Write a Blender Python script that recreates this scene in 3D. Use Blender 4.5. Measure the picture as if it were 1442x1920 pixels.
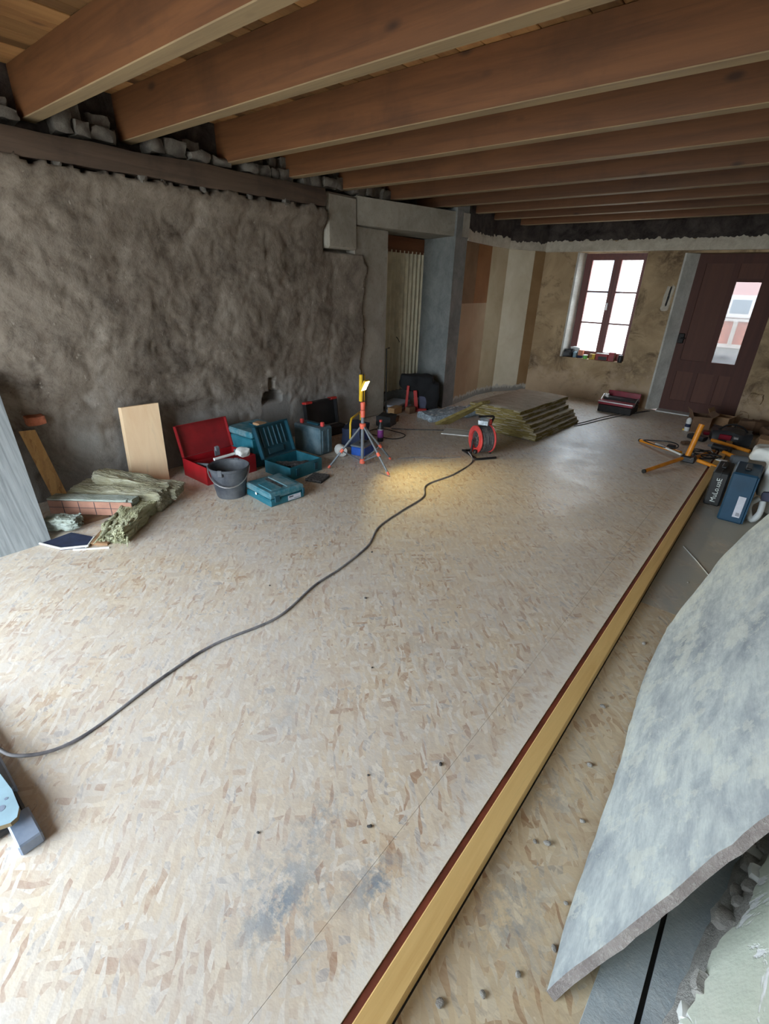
import bpy, bmesh, math, random
from mathutils import Vector, Matrix, noise, Euler
random.seed(7)
for _o in list(bpy.data.objects): bpy.data.objects.remove(_o)
SC = bpy.context.scene
COL = SC.collection
PI = math.pi

# ------------------------------------------------------------------ camera
H = 1.55
F_PX = 896.5
cam_d = bpy.data.cameras.new('camera')
cam_d.sensor_fit = 'VERTICAL'
cam_d.sensor_height = 24.0
cam_d.lens = F_PX / 1920.0 * 24.0
cam_d.clip_start = 0.02
cam = bpy.data.objects.new('camera', cam_d)
COL.objects.link(cam)
_th, _rho, _yaw = math.radians(25.4317), math.radians(1.848), math.radians(-38.8665)
_fw = Vector((math.sin(_yaw) * math.cos(_th), math.cos(_yaw) * math.cos(_th), -math.sin(_th)))
_r = Vector((math.cos(_yaw), -math.sin(_yaw), 0))
_u = _r.cross(_fw)
_r2 = _r * math.cos(_rho) + _u * math.sin(_rho)
_u2 = -_r * math.sin(_rho) + _u * math.cos(_rho)
_m = Matrix((( _r2.x, _u2.x, -_fw.x, 0), (_r2.y, _u2.y, -_fw.y, 0), (_r2.z, _u2.z, -_fw.z, H), (0, 0, 0, 1)))
cam.matrix_world = _m
SC.camera = cam

# ------------------------------------------------------------------ world: even overcast sky
W = bpy.data.worlds.new('overcast_sky')
SC.world = W
W.use_nodes = True
_bg = W.node_tree.nodes['Background']
_bg.inputs['Color'].default_value = (0.78, 0.90, 1.0, 1)
_bg.inputs['Strength'].default_value = 15.0

def portal(name, loc, rot, sx, sy):
    l = bpy.data.lights.new(name, 'AREA')
    l.shape = 'RECTANGLE'; l.size = sx; l.size_y = sy
    l.cycles.is_portal = True
    o = bpy.data.objects.new(name, l); COL.objects.link(o)
    o.location = loc; o.rotation_euler = rot
    return o
# sampling portals in the real openings (they give no light of their own)
BACK_Y = -1.35
portal('entrance_portal', (-2.25, BACK_Y - 0.30, 1.1), (PI / 2, 0, 0), 2.9, 2.2)
portal('window_portal', (-2.42, 8.34, 1.34), (-PI / 2, 0, 0), 1.0, 1.5)
portal('door_portal', (-0.72, 8.24, 1.3), (-PI / 2, 0, 0), 0.34, 1.2)

vs = SC.view_settings
vs.view_transform = 'Standard'
vs.look = 'None'
vs.exposure = 0.08
vs.gamma = 1.0
vs.use_curve_mapping = False

# ------------------------------------------------------------------ colour + material helpers
def S(r, g, b):
    def f(c):
        c /= 255.0
        return c / 12.92 if c <= 0.04045 else ((c + 0.055) / 1.055) ** 2.4
    return (f(r), f(g), f(b), 1.0)

class N:
    def __init__(self, name, rough=0.7, metal=0.0, spec=None):
        m = bpy.data.materials.new(name); m.use_nodes = True
        self.m = m; self.t = m.node_tree; self.b = self.t.nodes['Principled BSDF']
        self.b.inputs['Roughness'].default_value = rough
        self.b.inputs['Metallic'].default_value = metal
        if spec is not None: self.b.inputs['Specular IOR Level'].default_value = spec
    def n(self, typ, **kw):
        nd = self.t.nodes.new(typ)
        for k, v in kw.items():
            if hasattr(nd, k): setattr(nd, k, v)
            else: nd.inputs[k].default_value = v
        return nd
    def l(self, a, b):
        self.t.links.new(a, b)
    def coord(self, kind='Object', scale=(1, 1, 1), rot=(0, 0, 0), rnd=False):
        if kind == 'World':
            out = self.n('ShaderNodeNewGeometry').outputs['Position']
        else:
            out = self.n('ShaderNodeTexCoord').outputs[kind]
        if rnd:
            oi = self.n('ShaderNodeObjectInfo')
            mu = self.n('ShaderNodeMath', operation='MULTIPLY'); self.l(oi.outputs['Random'], mu.inputs[0]); mu.inputs[1].default_value = 37.0
            ad = self.n('ShaderNodeVectorMath', operation='ADD'); self.l(out, ad.inputs[0]); self.l(mu.outputs[0], ad.inputs[1])
            out = ad.outputs[0]
        mp = self.n('ShaderNodeMapping')
        mp.inputs['Scale'].default_value = scale; mp.inputs['Rotation'].default_value = rot
        self.l(out, mp.inputs['Vector'])
        return mp.outputs[0]
    def noise(self, vec, scale, detail=5, rough=0.6, dist=0.0):
        nd = self.n('ShaderNodeTexNoise')
        nd.inputs['Scale'].default_value = scale; nd.inputs['Detail'].default_value = detail
        nd.inputs['Roughness'].default_value = rough; nd.inputs['Distortion'].default_value = dist
        self.l(vec, nd.inputs['Vector'])
        return nd.outputs['Fac']
    def ramp(self, fac, stops, interp='LINEAR'):
        r = self.n('ShaderNodeValToRGB'); cr = r.color_ramp; cr.interpolation = interp
        while len(cr.elements) < len(stops): cr.elements.new(0.5)
        for e, (p, c) in zip(cr.elements, stops):
            e.position = p; e.color = c if len(c) == 4 else (*c, 1)
        self.l(fac, r.inputs['Fac'])
        return r.outputs['Color']
    def fr(self, fac, a, b):
        return self.ramp(fac, [(a, (0, 0, 0, 1)), (b, (1, 1, 1, 1))])
    def mix(self, fac, a, b, mode='MIX'):
        mx = self.n('ShaderNodeMix'); mx.data_type = 'RGBA'; mx.blend_type = mode
        if isinstance(fac, (int, float)): mx.inputs[0].default_value = fac
        else: self.l(fac, mx.inputs[0])
        for k, v in ((6, a), (7, b)):
            if isinstance(v, (tuple, list)): mx.inputs[k].default_value = v
            else: self.l(v, mx.inputs[k])
        return mx.outputs[2]
    def math(self, op, a, b=0.0):
        nd = self.n('ShaderNodeMath', operation=op)
        for i, v in enumerate((a, b)):
            if isinstance(v, (int, float)): nd.inputs[i].default_value = v
            else: self.l(v, nd.inputs[i])
        return nd.outputs[0]
    def sep(self, vec):
        nd = self.n('ShaderNodeSeparateXYZ'); self.l(vec, nd.inputs[0]); return nd.outputs
    def bump(self, h, strength=0.3, dist=0.01):
        bp = self.n('ShaderNodeBump'); bp.inputs['Strength'].default_value = strength; bp.inputs['Distance'].default_value = dist
        self.l(h, bp.inputs['Height']); self.l(bp.outputs[0], self.b.inputs['Normal'])
    def base(self, c):
        if isinstance(c, (tuple, list)): self.b.inputs['Base Color'].default_value = c
        else: self.l(c, self.b.inputs['Base Color'])
        return self.m

def plain(name, c, rough=0.55, metal=0.0, var=0.12, scale=14.0, bump=0.05, dust=0.0):
    k = N(name, rough, metal)
    v = k.coord('Object', rnd=True)
    f = k.noise(v, scale, 4)
    c2 = tuple(min(1, x * (1 - 2.2 * var)) for x in c[:3]) + (1,)
    c3 = tuple(min(1, x * (1 + 1.6 * var)) for x in c[:3]) + (1,)
    col = k.ramp(f, [(0.3, c2), (0.7, c3)])
    if dust:
        d = k.fr(k.noise(v, scale * 0.5, 6, 0.7), 0.42, 0.72)
        dm = k.math('MULTIPLY', d, dust)
        col = k.mix(dm, col, S(150, 148, 142))
    if bump: k.bump(k.noise(v, scale * 4, 3), bump, 0.004)
    return k.base(col)

def wood(name, a, b, dark, axis='Y', rough=0.65, grain=26.0, knots=True, kind='Object', rvar=0.25, stain=0.0):
    k = N(name, rough)
    sc = {'X': (0.06, 1, 1), 'Y': (1, 0.06, 1), 'Z': (1, 1, 0.06), 'XZ': (0.05, 1, 0.05)}[axis]
    v = k.coord(kind, scale=sc, rnd=True)
    f = k.noise(v, grain, 6, 0.65, 0.6)
    col = k.ramp(f, [(0.3, a), (0.62, b), (0.8, tuple(x * 0.8 for x in b[:3]) + (1,))])
    oi = k.n('ShaderNodeObjectInfo')
    rr = k.ramp(oi.outputs['Random'], [(0.0, (1 - rvar,) * 3 + (1,)), (1.0, (1 + rvar * 0.55,) * 3 + (1,))])
    col = k.mix(1.0, col, rr, 'MULTIPLY')
    v2 = k.coord(kind, rnd=True)
    if knots:
        sc2 = {'X': (0.45, 1, 1), 'Y': (1, 0.45, 1), 'Z': (1, 1, 0.45), 'XZ': (0.45, 1, 0.45)}[axis]
        vo = k.n('ShaderNodeTexVoronoi'); vo.inputs['Scale'].default_value = 4.5
        k.l(k.coord(kind, scale=sc2, rnd=True), vo.inputs['Vector'])
        kf = k.ramp(vo.outputs['Distance'], [(0.05, (1, 1, 1, 1)), (0.12, (0, 0, 0, 1))])
        km = k.math('MULTIPLY', kf, 0.75)
        col = k.mix(km, col, dark)
    if stain:
        sf = k.fr(k.noise(v2, 1.7, 5, 0.65), 0.52, 0.72)
        col = k.mix(k.math('MULTIPLY', sf, stain), col, dark)
    k.bump(f, 0.25, 0.004)
    return k.base(col)

M = {}
# --- floor: oriented strand board built from layered flakes
def osb(name, tones, dust, dustc, spots=None, kind='World', mul=1.0, band=None):
    k = N(name, 0.62)
    pos = k.coord(kind, rnd=False)
    wob = k.n('ShaderNodeTexNoise'); wob.inputs['Scale'].default_value = 7.0; wob.inputs['Detail'].default_value = 2
    k.l(pos, wob.inputs['Vector'])
    wm = k.n('ShaderNodeVectorMath', operation='SCALE'); k.l(wob.outputs['Color'], wm.inputs[0]); wm.inputs['Scale'].default_value = 0.05
    wa = k.n('ShaderNodeVectorMath', operation='ADD'); k.l(pos, wa.inputs[0]); k.l(wm.outputs[0], wa.inputs[1])
    grain = k.noise(k.coord(kind, scale=(1, 1, 1)), 60.0, 2, 0.7)
    col = None
    for i, (ang, lx, ly) in enumerate(((15, 0.10, 0.022), (80, 0.085, 0.018), (134, 0.09, 0.020), (45, 0.055, 0.013))):
        rt = k.n('ShaderNodeMapping'); rt.vector_type = 'POINT'
        rt.inputs['Rotation'].default_value = (0, 0, math.radians(ang)); rt.inputs['Location'].default_value = (3.1 * i, 1.7 * i, 0)
        k.l(wa.outputs[0], rt.inputs['Vector'])
        st = k.n('ShaderNodeMapping'); st.inputs['Scale'].default_value = (1 / lx, 1 / ly, 1); k.l(rt.outputs[0], st.inputs['Vector'])
        vo = k.n('ShaderNodeTexVoronoi'); vo.voronoi_dimensions = '2D'; vo.inputs['Scale'].default_value = 1.0
        k.l(st.outputs[0], vo.inputs['Vector'])
        sp = k.n('ShaderNodeSeparateColor'); k.l(vo.outputs['Color'], sp.inputs[0])
        if col is None: tn = sp.outputs[0]; col = True
        else:
            msk = k.ramp(sp.outputs[1], [(0.44, (0, 0, 0, 1)), (0.46, (1, 1, 1, 1))])
            tn = k.mix(msk, tn, sp.outputs[0])
    fib = k.noise(k.coord(kind, scale=(0.22, 1, 1), rot=(0, 0, 0.35)), 48.0, 4, 0.75, 0.5)
    tone = k.math('ADD', k.math('MULTIPLY', tn, 0.74), k.math('MULTIPLY', fib, 0.34))
    col = k.ramp(tone, tones)
    d = k.noise(pos, 1.1, 4, 0.65, 0.8)
    d2 = k.noise(pos, 6.0, 4, 0.72)
    dm = k.math('MULTIPLY', k.math('ADD', k.fr(d, 0.36, 0.62), k.math('MULTIPLY', k.fr(d2, 0.4, 0.66), 0.5)), dust)
    dmc = k.n('ShaderNodeClamp'); k.l(dm, dmc.inputs[0])
    col = k.mix(dmc.outputs[0], col, dustc)
    # dark grit ground into the board
    g = k.fr(k.noise(pos, 46.0, 3, 0.7), 0.66, 0.74)
    col = k.mix(k.math('MULTIPLY', g, 0.35), col, S(110, 102, 95))
    if spots:
        acc = None
        for (sx, sy, sr, sa) in spots:
            dn = k.n('ShaderNodeVectorMath', operation='DISTANCE'); k.l(pos, dn.inputs[0]); dn.inputs[1].default_value = (sx, sy, 0)
            ff = k.ramp(dn.outputs['Value'], [(0.0, (sa,) * 3 + (1,)), (sr, (0, 0, 0, 1))])
            acc = ff if acc is None else k.mix(1.0, acc, ff, 'ADD')
        nz = k.math('MULTIPLY', k.fr(k.noise(pos, 13.0, 5, 0.78), 0.46, 0.58), 0.62)
        sm = k.math('MULTIPLY', acc, nz)
        col = k.mix(sm, col, S(126, 138, 150))
    if band:   # pale smeared strip of filler along the edge
        x = k.sep(pos)[0]
        wv = k.math('MULTIPLY', k.math('SUBTRACT', k.noise(k.coord(kind, scale=(0.35, 1.0, 1), rot=(0, 0, 0.5)), 30.0, 3, 0.8), 0.55), 0.20)
        xs = k.math('ADD', x, wv)
        f1 = k.fr(k.math('MULTIPLY', k.math('SUBTRACT', xs, band[0]), 1 / 0.06), 0.0, 1.0)
        col = k.mix(k.math('MULTIPLY', f1, 0.70), col, S(224, 222, 216))
    k.bump(grain, 0.25, 0.003)
    rg = k.ramp(d, [(0.35, (0.36, 0.36, 0.36, 1)), (0.65, (0.56, 0.56, 0.56, 1))])
    k.l(rg, k.b.inputs['Roughness'])
    return k.base(col)
T_OSB = [(0.14, S(164, 128, 100)), (0.22, S(190, 164, 138)), (0.34, S(212, 194, 168)), (0.48, S(200, 182, 160)), (0.60, S(220, 204, 180)), (0.72, S(202, 190, 176)), (0.84, S(226, 215, 199)), (0.92, S(168, 159, 153))]
M['osb'] = osb('floor_strand_board', T_OSB, 0.40, S(198, 192, 188), spots=[(-0.65, 0.41, 0.20, 1.5), (-0.48, 0.62, 0.13, 1.5), (-0.74, 0.64, 0.14, 1.0), (-0.95, 1.55, 0.3, 0.35), (-1.15, 0.85, 0.25, 0.4), (-0.62, 2.6, 0.5, 0.3)], band=(-0.445,))
M['osb_side'] = osb('side_strand_board', [(p_, (c_[0], c_[1] * 0.97, c_[2] * 0.86, 1)) for p_, c_ in T_OSB], 0.30, S(206, 190, 166), spots=[(-0.2, 1.2, 0.12, 0.8), (-0.16, 0.8, 0.2, 0.9)])
M['osb_grey'] = osb('grey_dusted_board', T_OSB, 1.35, S(176, 174, 164))
M['osb_yellow'] = osb('offcut_strand_board', [(0.05, S(140, 96, 50)), (0.4, S(196, 152, 92)), (0.75, S(176, 130, 74)), (0.97, S(120, 80, 44))], 0.1, S(170, 140, 100), kind='Object')

# --- rubble wall
def rough_wall(name, cols, low):
    k = N(name, 0.92, spec=0.15)
    p = k.coord('World')
    a = k.noise(p, 2.3, 6, 0.68, 0.7); b = k.noise(p, 9.0, 5, 0.72, 0.5); c = k.noise(p, 42.0, 3, 0.7)
    col = k.ramp(a, [(0.30, cols[0]), (0.46, cols[1]), (0.58, cols[2]), (0.72, cols[3])])
    col = k.mix(k.math('MULTIPLY', k.fr(b, 0.35, 0.7), 0.45), col, cols[3])
    col = k.mix(k.math('MULTIPLY', k.fr(c, 0.6, 0.72), 0.5), col, cols[0])
    z = k.sep(p)[2]
    lowm = k.math('ADD', k.math('MULTIPLY', z, -1.1), k.math('MULTIPLY', a, 1.6))
    col = k.mix(k.math('MULTIPLY', k.fr(lowm, -0.15, 0.62), 0.65), col, low)
    at = k.n('ShaderNodeVertexColor'); at.layer_name = 'patch'
    sp = k.n('ShaderNodeSeparateColor'); k.l(at.outputs['Color'], sp.inputs[0])
    col = k.mix(sp.outputs[0], col, S(122, 120, 117))
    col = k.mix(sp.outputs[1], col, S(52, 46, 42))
    fl_ = k.fr(k.noise(k.coord('World', scale=(1, 1, 0.5), rot=(0.4, 0, 0)), 24.0, 3, 0.7), 0.67, 0.72)
    col = k.mix(k.math('MULTIPLY', fl_, 0.5), col, S(176, 168, 156))
    k.bump(k.math('ADD', b, k.math('MULTIPLY', c, 0.5)), 0.42, 0.012)
    return k.base(col)
M['rubble'] = rough_wall('lime_rubble_wall', [S(66, 57, 50), S(104, 93, 82), S(124, 113, 101), S(154, 144, 132)], S(146, 145, 143))
M['concrete'] = None
def concrete(name, a, b, dirt, scale=3.0, kind='World', bump=0.35):
    k = N(name, 0.88, spec=0.2)
    p = k.coord(kind)
    f = k.noise(p, scale, 8, 0.66, 0.5); g = k.noise(p, scale * 9, 5, 0.7)
    col = k.ramp(f, [(0.32, a), (0.66, b)])
    col = k.mix(k.math('MULTIPLY', k.fr(g, 0.52, 0.74), 0.45), col, dirt)
    k.bump(k.math('ADD', g, k.math('MULTIPLY', k.noise(p, scale * 30, 3), 0.4)), bump, 0.008)
    return k.base(col)
M['concrete'] = concrete('grey_concrete', S(136, 130, 119), S(166, 159, 147), S(112, 104, 93))
M['concrete_blue'] = concrete('blue_grey_render', S(116, 119, 119), S(146, 147, 144), S(98, 95, 91), 4.0)
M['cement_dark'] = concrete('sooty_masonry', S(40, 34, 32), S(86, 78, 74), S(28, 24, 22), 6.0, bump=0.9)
M['stone'] = concrete('rubble_stone', S(92, 86, 80), S(132, 126, 118), S(70, 64, 60), 9.0, kind='Object', bump=0.7)
M['back_wall'] = concrete('pale_lime_render', S(168, 162, 152), S(196, 190, 180), S(140, 132, 122), 3.0)

# --- ochre end wall with damp stains
def ochre(name, a, b, st, white):
    k = N(name, 0.85, spec=0.2)
    p = k.coord('World')
    f = k.noise(p, 1.8, 5, 0.64, 0.9); g = k.noise(p, 6.0, 5, 0.7, 0.4); q = k.noise(p, 26.0, 4, 0.65)
    col = k.ramp(f, [(0.3, a), (0.68, b)])
    col = k.mix(k.math('MULTIPLY', k.fr(k.noise(p, 3.4, 8, 0.72, 0.6), 0.52, 0.66), 0.75), col, st)
    for (sx, sz, sr, sa) in ((-1.62, 2.0, 0.42, 1.0), (-1.75, 0.5, 0.40, 0.8), (-3.0, 0.62, 0.32, 0.8), (-1.66, 1.25, 0.25, 0.6), (-0.15, 0.75, 0.4, 0.9), (-3.36, 0.5, 0.3, 0.8)):
        dn = k.n('ShaderNodeVectorMath', operation='DISTANCE'); k.l(p, dn.inputs[0]); dn.inputs[1].default_value = (sx, 7.92, sz)
        ff = k.ramp(dn.outputs['Value'], [(0.0, (sa,) * 3 + (1,)), (sr, (0, 0, 0, 1))])
        col = k.mix(k.math('MULTIPLY', ff, k.fr(g, 0.36, 0.56)), col, st)
    z = k.sep(p)[2]
    wl = k.fr(k.math('ADD', k.math('MULTIPLY', z, -1.4), k.math('MULTIPLY', g, 2.0)), 0.35, 0.7)
    col = k.mix(k.math('MULTIPLY', wl, 0.6), col, white)
    k.bump(k.math('ADD', g, k.math('MULTIPLY', q, 0.3)), 0.5, 0.012)
    return k.base(col)
M['ochre'] = ochre('stained_ochre_plaster', S(150, 126, 96), S(186, 162, 128), S(86, 68, 52), S(190, 166, 140))
M['jamb'] = concrete('worn_grey_jamb_paint', S(178, 176, 168), S(212, 210, 202), S(146, 138, 128), 5.0)
M['cornice'] = concrete('broken_white_plaster', S(186, 176, 158), S(214, 206, 190), S(150, 138, 120), 9.0, bump=0.8)

def paper(name, a, b, torn=None):
    k = N(name, 0.8, spec=0.2)
    p = k.coord('World')
    f = k.noise(p, 2.4, 6, 0.62, 0.4)
    col = k.ramp(f, [(0.35, a), (0.65, b)])
    z = k.sep(p)[2]
    pv = k.coord('World', scale=(1, 1, 0.25))
    t = k.noise(pv, 13.0, 6, 0.72)
    m = k.fr(k.math('ADD', k.math('MULTIPLY', z, -4.4), t), 0.05, 0.14)
    col = k.mix(m, col, torn or S(190, 184, 174))
    gg = k.fr(k.math('ADD', k.math('MULTIPLY', z, -5.0), k.noise(pv, 22.0, 5, 0.7)), 0.14, 0.26)
    col = k.mix(k.math('MULTIPLY', gg, 0.7), col, S(120, 118, 114))
    k.bump(t, 0.15, 0.004)
    return k.base(col)
M['paper_brown'] = paper('dark_brown_wallpaper', S(120, 92, 64), S(138, 108, 78))
M['paper_rust'] = paper('rust_brown_wallpaper', S(134, 88, 50), S(150, 102, 62))
M['paper_tan'] = paper('tan_wallpaper', S(164, 136, 106), S(176, 148, 118))
M['paper_sand'] = paper('sand_wallpaper', S(178, 160, 130), S(194, 178, 148))
M['paper_pale'] = paper('pale_wallpaper', S(206, 194, 168), S(222, 212, 190))
M['paper_corner'] = paper('shaded_corner_brown_wallpaper', S(140, 110, 76), S(156, 126, 90))  # brown paper, its colour darkened for the shadow of the window reveal

# --- woods
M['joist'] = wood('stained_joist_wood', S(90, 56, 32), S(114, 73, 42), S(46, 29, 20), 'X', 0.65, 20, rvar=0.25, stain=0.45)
M['joist_under'] = wood('dusty_floorlit_joist_underside', S(124, 104, 78), S(148, 126, 94), S(90, 70, 52), 'X', 0.75, 20, rvar=0.15)  # plain dusty underside, paled further by floor light painted into the colour
M['plank'] = wood('ceiling_plank_wood', S(142, 98, 58), S(172, 128, 80), S(80, 48, 28), 'Y', 0.6, 16, rvar=0.6)
M['oldwood'] = wood('old_dark_timber', S(70, 56, 47), S(98, 80, 66), S(40, 30, 26), 'Y', 0.85, 14, rvar=0.1, stain=0.6)
M['spruce'] = wood('fresh_spruce', S(226, 190, 150), S(236, 206, 168), S(176, 116, 84), 'Z', 0.6, 10, rvar=0.02)
M['batten'] = wood('yellow_batten_wood', S(198, 160, 98), S(212, 176, 114), S(150, 110, 60), 'Y', 0.6, 30, rvar=0.02, knots=True)
M['greyboard'] = wood('weathered_white_board', S(104, 108, 109), S(148, 151, 151), S(66, 68, 68), 'XZ', 0.75, 34, rvar=0.02, stain=0.10)
M['boardedge'] = wood('raw_board_edge', S(112, 98, 70), S(136, 120, 90), S(70, 56, 40), 'Z', 0.8, 20, rvar=0.02, knots=False)
M['doorwood'] = wood('brown_door_paint', S(72, 38, 28), S(84, 46, 34), S(48, 26, 20), 'Z', 0.7, 14, rvar=0.05, knots=False)
M['doorpanel'] = wood('brown_door_panel_paint', S(82, 48, 36), S(94, 56, 42), S(54, 30, 24), 'Z', 0.7, 14, rvar=0.05, knots=False)
M['winframe'] = wood('dark_red_window_paint', S(92, 42, 36), S(108, 54, 46), S(58, 28, 26), 'Z', 0.45, 18, rvar=0.04, knots=False)
M['offcut'] = wood('timber_offcut', S(166, 126, 84), S(184, 146, 102), S(110, 76, 48), 'Y', 0.7, 22, rvar=0.1)

# --- stone slab, plaster chunk
def slabmat():
    k = N('lime_smeared_slate', 0.8, spec=0.25)
    p = k.coord('Object', scale=(0.5, 1, 1), rot=(0, 0, 0.6))
    f = k.noise(p, 2.6, 6, 0.74, 0.35); g = k.noise(p, 9.0, 5, 0.76, 0.3); h = k.noise(k.coord('Object', scale=(0.2, 1, 1), rot=(0, 0, 0.75)), 42.0, 3, 0.7)
    mixv = k.math('ADD', k.math('MULTIPLY', f, 0.6), k.math('MULTIPLY', g, 0.4))
    col = k.ramp(mixv, [(0.36, S(132, 140, 146)), (0.45, S(164, 171, 174)), (0.53, S(188, 195, 194)), (0.62, S(206, 211, 204))])
    col = k.mix(k.math('MULTIPLY', k.fr(h, 0.50, 0.68), 0.45), col, S(148, 156, 160))
    cr = k.fr(k.noise(k.coord('Object'), 7.0, 6, 0.72), 0.53, 0.56)
    col = k.mix(k.math('MULTIPLY', cr, 0.38), col, S(210, 212, 200))
    k.bump(k.math('ADD', k.math('MULTIPLY', g, 0.8), k.math('MULTIPLY', h, 0.5)), 0.5, 0.010)
    return k.base(col)
M['slate'] = slabmat()
M['slate_dark'] = concrete('fresh_dark_slate', S(104, 110, 118), S(128, 134, 140), S(92, 96, 104), 20.0, kind='Object')
M['slate_edge'] = concrete('chiselled_slate_edge', S(138, 128, 126), S(172, 164, 160), S(220, 217, 213), 14.0, kind='Object', bump=0.8)
M['slate_flat'] = concrete('dusty_slate_flag', S(160, 170, 178), S(186, 193, 196), S(210, 212, 208), 5.0, kind='World')
def greenmat():
    k = N('pale_green_painted_plaster', 0.75, spec=0.25)
    p = k.coord('Object')
    f = k.noise(p, 4.0, 7, 0.62, 0.6)
    col = k.ramp(f, [(0.3, S(196, 204, 188)), (0.62, S(212, 214, 200)), (0.8, S(222, 218, 206))])
    w = k.fr(k.noise(p, 5.2, 5, 0.6, 1.0), 0.545, 0.575)
    col = k.mix(w, col, S(236, 236, 236))
    w2 = k.fr(k.noise(p, 5.2, 5, 0.6, 1.0), 0.64, 0.66)
    col = k.mix(w2, col, S(178, 174, 170))
    k.bump(k.math('SUBTRACT', k.noise(p, 22, 4), k.math('MULTIPLY', w, 0.5)), 0.4, 0.008)
    return k.base(col)
M['green'] = greenmat()
M['mortar'] = concrete('broken_grey_mortar', S(156, 151, 145), S(200, 196, 190), S(112, 106, 100), 12.0, kind='Object', bump=1.0)

# --- plastics, metals, textiles
M['red'] = plain('red_enamel', S(150, 22, 30), 0.42, 0, 0.12, 9)
M['red_in'] = plain('red_enamel_inside', S(128, 22, 26), 0.5, 0, 0.1, 9)
M['teal'] = plain('teal_plastic', S(18, 96, 112), 0.5, 0, 0.12, 10, dust=0.10)
M['teal_dusty'] = plain('dusty_teal_plastic', S(40, 110, 126), 0.6, 0, 0.12, 16, dust=0.75)
M['tealdark'] = plain('dark_teal_plastic', S(16, 66, 80), 0.5, 0, 0.12, 10)
M['greyteal'] = plain('grey_teal_plastic', S(70, 98, 110), 0.55, 0, 0.12, 10, dust=0.35)
M['bluecase'] = plain('petrol_blue_plastic', S(26, 66, 92), 0.5, 0, 0.1, 8)
M['black'] = plain('black_plastic', S(26, 26, 28), 0.5, 0, 0.2, 12)
M['blackcase'] = plain('matt_black_case_plastic', S(34, 34, 34), 0.6, 0, 0.2, 10)
M['rubber'] = plain('dusty_black_rubber', S(64, 62, 64), 0.7, 0, 0.25, 30, dust=0.35)
M['cable'] = plain('dusty_cable_sheath', S(118, 116, 122), 0.65, 0, 0.3, 9, dust=0.6)
M['bucket'] = plain('dark_grey_bucket_plastic', S(66, 70, 78), 0.5, 0, 0.14, 8, dust=0.25)
M['steel'] = plain('bright_steel', S(190, 190, 190), 0.35, 0.9, 0.05, 20)
M['greymetal'] = plain('grey_painted_steel', S(112, 118, 124), 0.45, 0.2, 0.08, 14)
M['coral'] = plain('coral_plastic', S(226, 104, 80), 0.5, 0, 0.08, 14)
M['pinkred'] = plain('red_reel_plastic', S(204, 62, 60), 0.45, 0, 0.1, 14, dust=0.15)
M['yellow'] = plain('yellow_plastic', S(220, 180, 40), 0.45, 0, 0.06, 14)
M['orange'] = plain('orange_powder_coat', S(214, 134, 30), 0.45, 0, 0.1, 10)
M['blue'] = plain('bright_blue_plastic', S(30, 84, 176), 0.45, 0, 0.08, 14)
M['navy'] = plain('navy_fabric', S(32, 42, 70), 0.8, 0, 0.15, 20)
M['white'] = plain('white_plastic', S(214, 214, 210), 0.5, 0, 0.05, 14)
M['paperw'] = plain('white_label_paper', S(196, 198, 208), 0.7, 0, 0.05, 30)
M['ink'] = plain('dark_print', S(44, 44, 52), 0.6, 0, 0.05, 30, bump=0)
M['chalk'] = plain('white_marker_ink', S(200, 206, 202), 0.7, 0, 0.05, 30, bump=0)
M['card'] = plain('cardboard', S(150, 116, 84), 0.85, 0, 0.1, 10)
M['carddark'] = plain('brown_cardboard', S(112, 84, 62), 0.85, 0, 0.12, 10)
M['jacket'] = plain('black_cloth', S(20, 20, 22), 0.9, 0, 0.25, 10, bump=0.2)
M['redfab'] = plain('red_paint_metal', S(170, 40, 34), 0.5, 0, 0.1, 12)
M['bluegrey'] = plain('blue_grey_fabric', S(74, 76, 96), 0.8, 0, 0.1, 12)
M['brick'] = plain('orange_brick', S(164, 96, 68), 0.9, 0, 0.2, 20, bump=0.4)
M['rust'] = plain('red_brown_painted_strip', S(104, 50, 34), 0.65, 0, 0.2, 12)
M['iron'] = plain('black_iron', S(32, 28, 26), 0.6, 0.4, 0.2, 20)
M['purple'] = plain('purple_label', S(120, 50, 120), 0.5, 0, 0.2, 20)
M['darkred'] = plain('dark_red_enamel', S(128, 22, 40), 0.3, 0.1, 0.1, 10)
M['greenp'] = plain('green_plastic', S(120, 200, 96), 0.5, 0, 0.08, 20)
M['greenbag'] = plain('green_bag_print', S(60, 150, 96), 0.6, 0, 0.1, 10)
M['bagwhite'] = plain('white_bag_film', S(206, 208, 206), 0.55, 0, 0.06, 6)
M['pinkbox'] = plain('salmon_card', S(206, 132, 100), 0.7, 0, 0.06, 20)
M['ochrebox'] = plain('yellow_card', S(206, 170, 60), 0.7, 0, 0.06, 20)
M['zinc'] = plain('blue_grey_zinc', S(136, 150, 172), 0.45, 0.35, 0.12, 12, dust=0.3)
M['paleblue'] = plain('pale_blue_worn_paint', S(138, 164, 176), 0.5, 0, 0.06, 12)
M['bubble'] = plain('clear_wrap_film', S(176, 190, 200), 0.2, 0, 0.25, 22, bump=0.6)
M['grit'] = plain('grey_abrasive_mesh', S(80, 78, 78), 0.9, 0, 0.5, 60, bump=0.5)
M['purlin'] = plain('corrugated_beige_sheet', S(216, 206, 180), 0.6, 0.1, 0.08, 8)
M['lintelwood'] = wood('brown_lintel', S(110, 66, 40), S(128, 80, 50), S(60, 34, 22), 'Y', 0.7, 16)

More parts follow.
